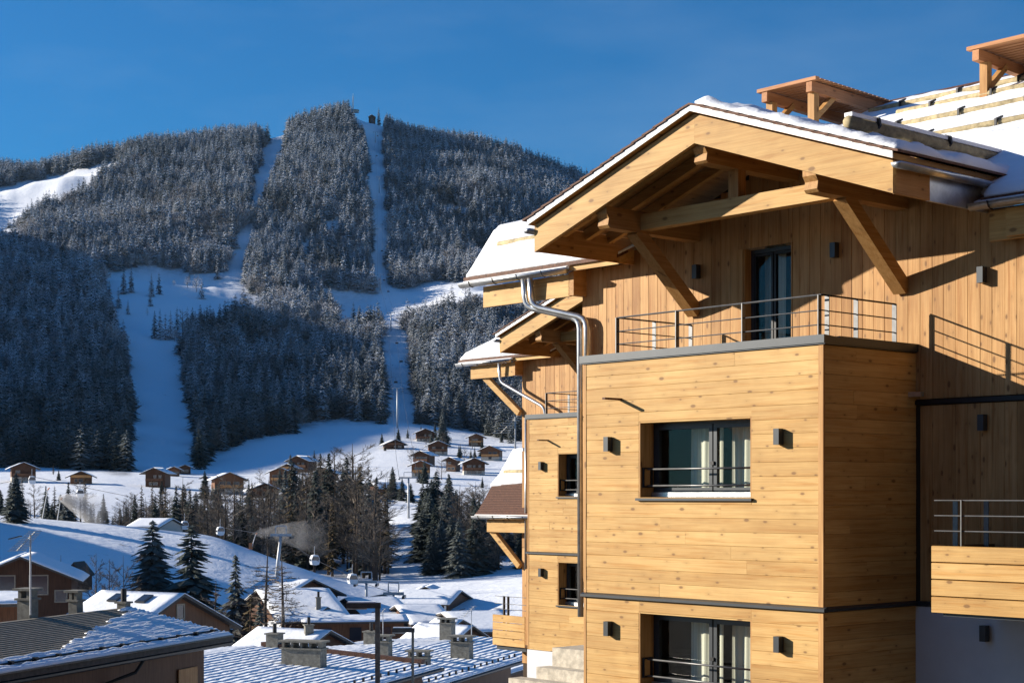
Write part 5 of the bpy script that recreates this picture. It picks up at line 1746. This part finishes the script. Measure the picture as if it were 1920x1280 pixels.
pA = pylon('tall lift pylon above the hamlet at the foot of the middle ski run', 745, 803, 728, None, 0.0, 0.55, 3.2)
pB = pylon('tall grey lift pylon standing on the meadow right of the pines', 766, 978, 895, 395, 0.0, 0.33, 2.2)
pC = pylon('leaning lift pylon on the piste behind the thin larches', 516, 1100, 1002, 236, 0.11, 0.30, 1.5)
pD = pylon('short lift pylon with square head behind the orange house', 687, 1128, 1090, 215, 0.0, 0.22, 1.4)
pylon('lowest lift pylon head beside the blue snow roof', 738, 1130, 1112, 190, 0.0, 0.18, 1.2)
pE = pylon('lift pylon on the shelf halfway up the middle ski run', 733, 622, 588, None, 0.0, 0.5, 3.0)
pF = pylon('small dark lift pylon below the middle of the upper ski run', 713, 545, 515, None, 0.0, 0.5, 3.0)
pG = pylon('small dark lift pylon high on the upper ski run', 711, 362, 332, None, 0.0, 0.5, 3.0)
pH = pylon('topmost lift pylon near the summit', 704, 268, 248, None, 0.0, 0.5, 3.0)
for nm, pts in (('left', [pH, pG, pF, pE, pA, pB]), ):
    for s in (-1, 1):
        path = []
        for i in range(len(pts) - 1):
            for t_ in np.linspace(0, 1, 7)[:-1]:
                q = pts[i].lerp(pts[i + 1], float(t_)) + Vector((s * 2.6, 0, -0.3 - 18 * t_ * (1 - t_) * (pts[i] - pts[i + 1]).length / 900))
                path.append(q)
        path.append(pts[-1] + Vector((s * 2.2, 0, -0.3)))
        o = MB().tube(path, 0.05, 4).build('lift_cable', M['cable'])
        tag(o, 'thin lift cable up the middle ski run, ' + ('left strand' if s < 0 else 'right strand'), 'cable', 'cables of the middle lift')
o = MB().tube([at(-40, 915, 280), at(60, 893, 282), at(240, 930, 270), at(413, 988, 262), pC + Vector((0, 0, -0.3)), at(590, 1048, 225), pD + Vector((0, 0, -0.3)), at(740, 1112, 190)], 0.035, 4).build('lift_cable', M['cable'])
tag(o, 'thin gondola cable running down across the near piste', 'cable')
for (px, py, Y, lb) in ((60, 905, 282, 'white gondola cabin at the far left in front of the forest'), (150, 930, 275, 'white gondola cabin above the snow mist on the left'),
                        (346, 990, 266, 'white gondola cabin above the pale low house'), (413, 1001, 262, 'round white gondola cabin at the crest of the near piste'),
                        (590, 1056, 226, 'small bright gondola cabin over the near piste'), (661, 1092, 214, 'white gondola cabin beside the brown grove')):
    cabin(lb, px, py, Y, 0.62)
for i, (px, py) in enumerate(((700, 236), (708, 262), (717, 292), (706, 300), (716, 480), (720, 535), (728, 556), (744, 655), (752, 690), (742, 730))):
    g = on_ground(px, py, 800, 2400)
    t = thing('lift_chair', 'tiny dark chair hanging on the middle lift line', 'lift chair', g + Vector((0, 0, 4)), 0, 'chairs on the middle lift')
    MB().box(-1.1, 1.1, -0.5, 0.5, -0.1, 0.1).build('seat', M['metal_dark'], t)
    MB().box(-1.1, 1.1, 0.4, 0.55, 0.1, 1.1).build('backrest', M['metal_dark'], t)
    MB().tube([(0, 0.5, 1.0), (0, 0, 3.2)], 0.12, 5).build('hanger', M['lift_grey'], t)

# summit: lattice mast and lift top station
g = on_ground(662, 208, 1800, 2450)
t = thing('radio_mast', 'thin lattice radio mast on the summit', 'mast', g)
hm = 40 / F * g.y
for (dx, dy) in ((-1, -1), (1, -1), (0, 1)):
    MB().tube([(dx * 0.9, dy * 0.9, -1), (dx * 0.5, dy * 0.5, hm)], 0.22, 5).build('leg', M['lift_grey'], t)
for k in range(12):
    z = hm * k / 12
    e = 0.9 - 0.4 * k / 12
    MB().tube([(-e, -e, z), (e, -e, z + hm / 14)], 0.12, 4).build('lattice_bar', M['lift_grey'], t)
MB().tube([(0, 0, hm - 1), (0, 0, hm + 4)], 0.2, 5).build('aerial', M['frame_white'], t)
for z in (0.45, 0.6, 0.72):
    MB().tube([(-1.6, -0.8, hm * z), (-0.6, -0.8, hm * z)], 0.5, 6).build('dish', M['lift_grey'], t)
house('summit_hut', 'low hut at the foot of the summit mast', at(666, 205, g.y), (0, 1), 5, 8, 0.15, 3, wall='pale_wall', snow=0.3, cat='hut')
g = on_ground(697, 228, 1800, 2450)
house('lift_station', 'dark top station of the lift on the summit, with red front', g + Vector((0, 0, 12.5)), (0, 1), 5.0, 12, 0.6, 9.5, wall='dark_wood', snow=0.3, cat='lift station', wins=((0, 1.0, 1.5, 7.0),))

# snow lances on the piste crest
for (px, py0, py1, Y, lb) in ((104, 988, 934, 257, 'tall snow lance blowing mist at the crest of the left piste'), (470, 1022, 1000, 255, 'snow lance with a small mist plume on the near piste'), (76, 980, 915, 262, 'slanted pole behind the left snow lance')):
    f0, f1 = at(px, py0, Y), at(px + (10 if px > 90 else 14), py1, Y)
    t = thing('snow_lance', lb, 'snow lance', f0)
    d = f1 - f0
    MB().tube([(0, 0, -0.8), d * 0.95], [0.10, 0.06], 6).build('pole', M['lift_grey'], t)
    MB().tube([d * 0.95, d + Vector((0.25, 0, 0.1))], 0.10, 6).build('nozzle', M['orange_paint'], t)
    MB().box(-0.25, 0.25, -0.25, 0.25, -0.6, 0.35).build('base', M['orange_paint'], t)

# ------------------------------------------------------------------ valley trees, one by one
def tree_at(px, top, Y, kind, label, group=None, fat=1.0):
    X = (px - CX) / F * Y
    z = gz(X, Y)
    h = (HY - top) / F * Y - z
    return tree(kind, (X, Y, z - 0.1), max(2.0, h), label, group, fat=fat)


for (px, top, Y, k, lb, fat) in (
        (286, 974, 172, 'spruce_a', 'big dark green spruce, left of the pair behind the skylight roof', 1.7),
        (359, 984, 166, 'spruce_b', 'big olive green spruce, right of the pair behind the skylight roof', 1.7),
        (442, 1040, 150, 'spruce_c', 'smaller green spruce right of the big pair', 1.5),
        (30, 884, 246, 'spruce_a', 'tall dark spruce on the piste crest at the left edge', 1.5),
        (504, 1008, 140, 'bare_thin', 'thin leafless larch left of its twin before the broad snowy roof', 1.3),
        (523, 1020, 134, 'bare_thin', 'thin leafless larch right of its twin before the broad snowy roof', 1.3),
        (470, 1115, 128, 'larch_a', 'bushy brown-green tree left of the broad snowy roof', 1.6),
        (487, 1128, 118, 'spruce_c', 'dark bushy conifer beside the smoking chimney', 1.5),
        (405, 1075, 140, 'bare_b', 'bare bush between the big spruces and the smaller one', 1.2),
        (112, 1030, 150, 'bare_b', 'leafless bush beside the pointed shed', 1.0),
        (178, 1025, 150, 'bare_a', 'slender bare tree left of the big dark spruce', 0.9),
        (208, 1035, 148, 'bare_b', 'second slender bare tree left of the big dark spruce', 0.9),
        (232, 1028, 152, 'bare_c', 'bare tree close to the big dark spruce', 0.8),
        (830, 766, 770, 'spruce_a', 'tall spruce rising between the chalets of the right cluster', 1.2),
        (736, 874, 470, 'spruce_a', 'tallest dark pine in front of the sunny meadow', 1.3),
        (754, 893, 465, 'spruce_c', 'shorter dark pine right of the tallest one', 1.6),
        (770, 905, 460, 'spruce_b', 'low dark pine beside the meadow pylon', 1.6),
        (855, 853, 640, 'spruce_c', 'round conifer beside the narrow dark chalet', 1.9),
        (902, 870, 660, 'spruce_b', 'dark conifer between the right-hand chalets', 1.4),
        (716, 812, 760, 'spruce_b', 'small conifer left of the brown chalet', 1.3),
        (722, 830, 730, 'spruce_c', 'low conifer in front of the brown chalet', 1.5),
        (660, 884, 455, 'larch_a', 'tall brown larch, left of the double tree before the hamlet', 1.2),
        (674, 880, 450, 'spruce_b', 'dark conifer, right of the double tree before the hamlet', 1.0),
        (556, 900, 520, 'larch_a', 'orange-brown larch in front of the left cluster', 1.3),
        (376, 880, 640, 'bare_c', 'bare bush below the dark forest tongue', 1.2),
        (110, 880, 520, 'spruce_b', 'dark spruce between the two shaded chalets', 1.3),
        (100, 868, 560, 'larch_a', 'brownish conifer left of the chalet above the snow cannon', 1.3)):
    tree_at(px, top, Y, k, lb, None, fat)

TT = random.Random(5)
n = 0
while n < 230:
    if n < 150:
        px = TT.uniform(225, 745)
        Y = TT.uniform(288, 385)
        hi = np.interp(px, [225, 330, 480, 600, 680, 745], [8, 11, 13, 17, 18, 12])
        k = TT.choices(['bare_a', 'bare_b', 'bare_c', 'larch_a', 'spruce_b', 'spruce_c'], [3, 3, 3, 1.5, 2, 2] if px < 560 else [4, 4, 4, 2, 1, 1])[0]
    else:
        px = TT.uniform(788, 990)
        Y = TT.uniform(292, 385)
        hi = np.interp(px, [788, 830, 900, 990], [9, 12, 10, 8])
        k = TT.choices(['spruce_a', 'spruce_b', 'bare_a', 'bare_c'], [4, 4, 1, 1] if px < 860 else [1.5, 1.5, 4, 4])[0]
    X = (px - CX) / F * Y
    h = hi * TT.uniform(0.75, 1.25)
    if 735 < px < 800 and Y > 300 and n < 150:
        continue
    grp = 'trees along the stream bank below the hamlet'
    lb = {'b': 'bare grey-brown tree in the stream-side grove below the hamlet', 'l': 'brown larch in the stream-side grove below the hamlet', 's': 'dark conifer in the stream-side grove below the hamlet'}[k[0]]
    if n >= 150:
        lb = {'b': 'bare tree on the shaded bank right of the snowy gully', 's': 'dark conifer on the shaded bank right of the snowy gully'}[k[0]]
        grp = 'trees on the shaded bank right of the gully'
    tree(k, (X, Y, gz(X, Y) - 0.2), h, lb, grp, fat=TT.uniform(1.0, 1.5) if k[0] != 's' else TT.uniform(1.2, 1.6))
    n += 1
for i in range(34):
    px = TT.uniform(-15, 225)
    Y = TT.uniform(278, 400)
    X = (px - CX) / F * Y
    k = TT.choice(['spruce_b', 'bare_a', 'bare_c', 'spruce_c', 'larch_a'])
    tree(k, (X, Y, gz(X, Y) - 0.2), TT.uniform(7, 11) if px < 165 else TT.uniform(4, 7), {'b': 'bare tree in the dip behind the left piste crest', 'l': 'brown larch in the dip behind the left piste crest', 's': 'dark conifer in the dip behind the left piste crest'}[k[0]], 'trees in the dip behind the left piste crest', fat=1.4)
# conifers scattered through the hamlet
for i in range(70):
    px = TT.uniform(250, 985) if i < 34 else TT.choice((TT.gauss(545, 28), TT.gauss(600, 30), TT.gauss(830, 45)))
    py = TT.uniform(*((905, 960) if px < 700 else (815, 945))) if i < 34 else (TT.uniform(872, 940) if px < 700 else TT.uniform(822, 905))
    g = on_ground(px, py, 420, 950)
    k = TT.choice(['spruce_c', 'bare_a', 'bare_c', 'spruce_b'])
    tree(k, g, TT.uniform(3.5, 8.0), ('small conifer among the chalets of the hamlet' if k[0] == 's' else 'small bare tree among the chalets of the hamlet'), 'garden trees of the hamlet', fat=1.3)

# ------------------------------------------------------------------ near the camera: lamp posts, aerials, stone steps
def flat_lamp(label, px, top, Y, arm, w):
    X = (px - CX) / F * Y
    zt = (HY - top) / F * Y
    t = thing('street_lamp', label, 'street lamp', (X, Y, zt - 7.0))
    MB().box(-w / 2, w / 2, -w / 2, w / 2, 0, 7.0).build('pole', M['concrete'], t)
    MB().box(-arm, w / 2 + 0.02, -w * 0.9, w * 0.9, 6.86, 7.03).build('lamp_arm', M['roof_dark'], t)
    MB().box(-arm, -arm * 0.35, -w * 0.7, w * 0.7, 6.82, 6.855).build('lamp_glass', M['frame_white'], t)
    MB().box(-arm * 0.96, -0.05, -w * 0.75, w * 0.75, 7.032, 7.07).build('snow_cap', M['far_snow'], t)


flat_lamp('thick brown lamp post with flat arm in front of the snowy roofs', 708, 1131, 52, 0.98, 0.15)
flat_lamp('thin brown lamp post with flat arm right of the thick one', 774, 1178, 66, 0.82, 0.10)


def aerial(label, base, h, n, tilt=0.35, s=1.0):
    t = thing('tv_aerial', label, 'aerial', base)
    MB().tube([(0, 0, 0), (0, 0, h)], 0.03 * s, 6).build('mast', M['lift_grey'], t)
    MB().tube([(-0.45 * s, 0.1, h - 0.5 * s), (0.15 * s, 0, h + 0.1 * s)], 0.015 * s, 5).build('boom', M['frame_white'], t)
    for k in range(n):
        f = k / (n - 1)
        c = Vector((-0.45, 0.1, h / s - 0.5)).lerp(Vector((0.15, 0, h / s + 0.1)), f) * s
        e = 0.26 * s * (1 - 0.3 * f)
        MB().tube([c + Vector((-e, -0.1 * s, 0)), c + Vector((e, 0.1 * s, 0.02))], 0.011 * s, 4).build('element', M['frame_white'], t)
    MB().beam((-0.7 * s, 0.2, h - 0.15), (-0.35 * s, 0.2, h - 0.05), 0.3 * s, 0.03).build('panel_aerial', M['black'], t)


aerial('tall rake-shaped television aerial on the half-bare roof, far left', at(57, 1152, 56), 150 / F * 56, 11, s=1.1)
aerial('rake-shaped aerial sticking out left of the second wooden chalet', at(966, 858, 58), 1.45, 9, s=1.15)
aerial('thin aerial mast with forked head on the striped roof', at(884, 1212, 110), 2.6, 7, s=1.2)
aerial('thin aerial mast close behind the thick lamp post', at(718, 1215, 90), 2.1, 6, s=0.9)

# stone steps beside the second chalet
t = thing('stone_steps', 'pale stone steps and wall at the foot of the second chalet', 'steps', at(1075, 1280, 36.5), PH)
MB().box(-0.9, 2.2, 0.2, 1.2, -2, 0.72).build('stone_block', M['stone'], t)
MB().box(-1.0, 2.2, -0.2, 0.195, -2, 0.30).build('step', M['stone'], t)
MB().box(-1.5, 2.2, -0.6, -0.205, -2, 0.04).build('step', M['stone'], t)


# ------------------------------------------------------------------ mist of the snow guns, smoke
def puff(name, label, P, ax, r0, r1, L, dens, seed):
    """a widening plume: closed cone with a soft, uneven volume"""
    ax = Vector(ax).normalized()
    pts, rs = [], []
    for k in range(9):
        f = k / 8
        pts.append(Vector(P) + ax * L * f + Vector((0, 0, -0.12 * L * f * f)))
        rs.append(r0 + (r1 - r0) * f ** 0.8)
    o = MB().tube(pts, rs, 14).build(name, None, smooth=True)
    m = bpy.data.materials.new(name + '_volume')
    m.use_nodes = True
    nt = m.node_tree
    nt.nodes.clear()
    out = nt.nodes.new('ShaderNodeOutputMaterial')
    v = nt.nodes.new('ShaderNodeVolumePrincipled')
    v.inputs['Color'].default_value = (0.95, 0.96, 1.0, 1)
    v.inputs['Anisotropy'].default_value = 0.3
    geo = nt.nodes.new('ShaderNodeNewGeometry')
    nz = N(nt, 'ShaderNodeTexNoise', Scale=1.6 / max(r1, 0.2), Detail=3.0)
    nt.links.new(geo.outputs['Position'], nz.inputs['Vector'])
    # fade along the plume
    sub = N(nt, 'ShaderNodeVectorMath', operation='SUBTRACT')
    nt.links.new(geo.outputs['Position'], sub.inputs[0])
    sub.inputs[1].default_value = tuple(P)
    dt = N(nt, 'ShaderNodeVectorMath', operation='DOT_PRODUCT')
    nt.links.new(sub.outputs[0], dt.inputs[0])
    dt.inputs[1].default_value = tuple(ax / L)
    fade = math_n(nt, 'SUBTRACT', 1.0, dt.outputs['Value'], clamp=True)
    fade = math_n(nt, 'POWER', fade, 1.4)
    d = math_n(nt, 'MULTIPLY', math_n(nt, 'MULTIPLY', math_n(nt, 'SUBTRACT', nz.outputs['Fac'], 0.28, clamp=True), fade), dens * 3)
    nt.links.new(d, v.inputs['Density'])
    nt.links.new(v.outputs[0], out.inputs['Volume'])
    o.data.materials.append(m)
    tag(o, label, 'mist', kind='stuff')
    return o


puff('snow_mist', 'white plume of artificial snow blown from the left lance', at(107, 931, 257), (1, 0.1, -0.28), 0.2, 3.4, 8.5, 1.2, 1)
puff('snow_mist', 'faint snow mist drifting from the near piste lance', at(472, 1000, 254), (1, 0.1, 0.05), 0.15, 3.2, 12, 0.26, 2)
puff('chimney_smoke', 'thin smoke rising from the square chimney', at(516, 1180, 84), (0.25, 0, 1), 0.1, 0.5, 1.6, 0.5, 3)


# ------------------------------------------------------------------ cold valley air
hz = MB().box(-14500, 4600, -3200, 3000, -60, 760).build('haze', None)
m = bpy.data.materials.new('valley_air')
m.use_nodes = True
nt = m.node_tree
nt.nodes.clear()
out = nt.nodes.new('ShaderNodeOutputMaterial')
v = nt.nodes.new('ShaderNodeVolumePrincipled')
v.inputs['Color'].default_value = (0.50, 0.74, 1.0, 1)
v.inputs['Density'].default_value = 0.000012
v.inputs['Anisotropy'].default_value = 0.2
nt.links.new(v.outputs[0], out.inputs['Volume'])
hz.data.materials.append(m)
tag(hz, 'thin cold blue air filling the valley', 'haze', kind='stuff')
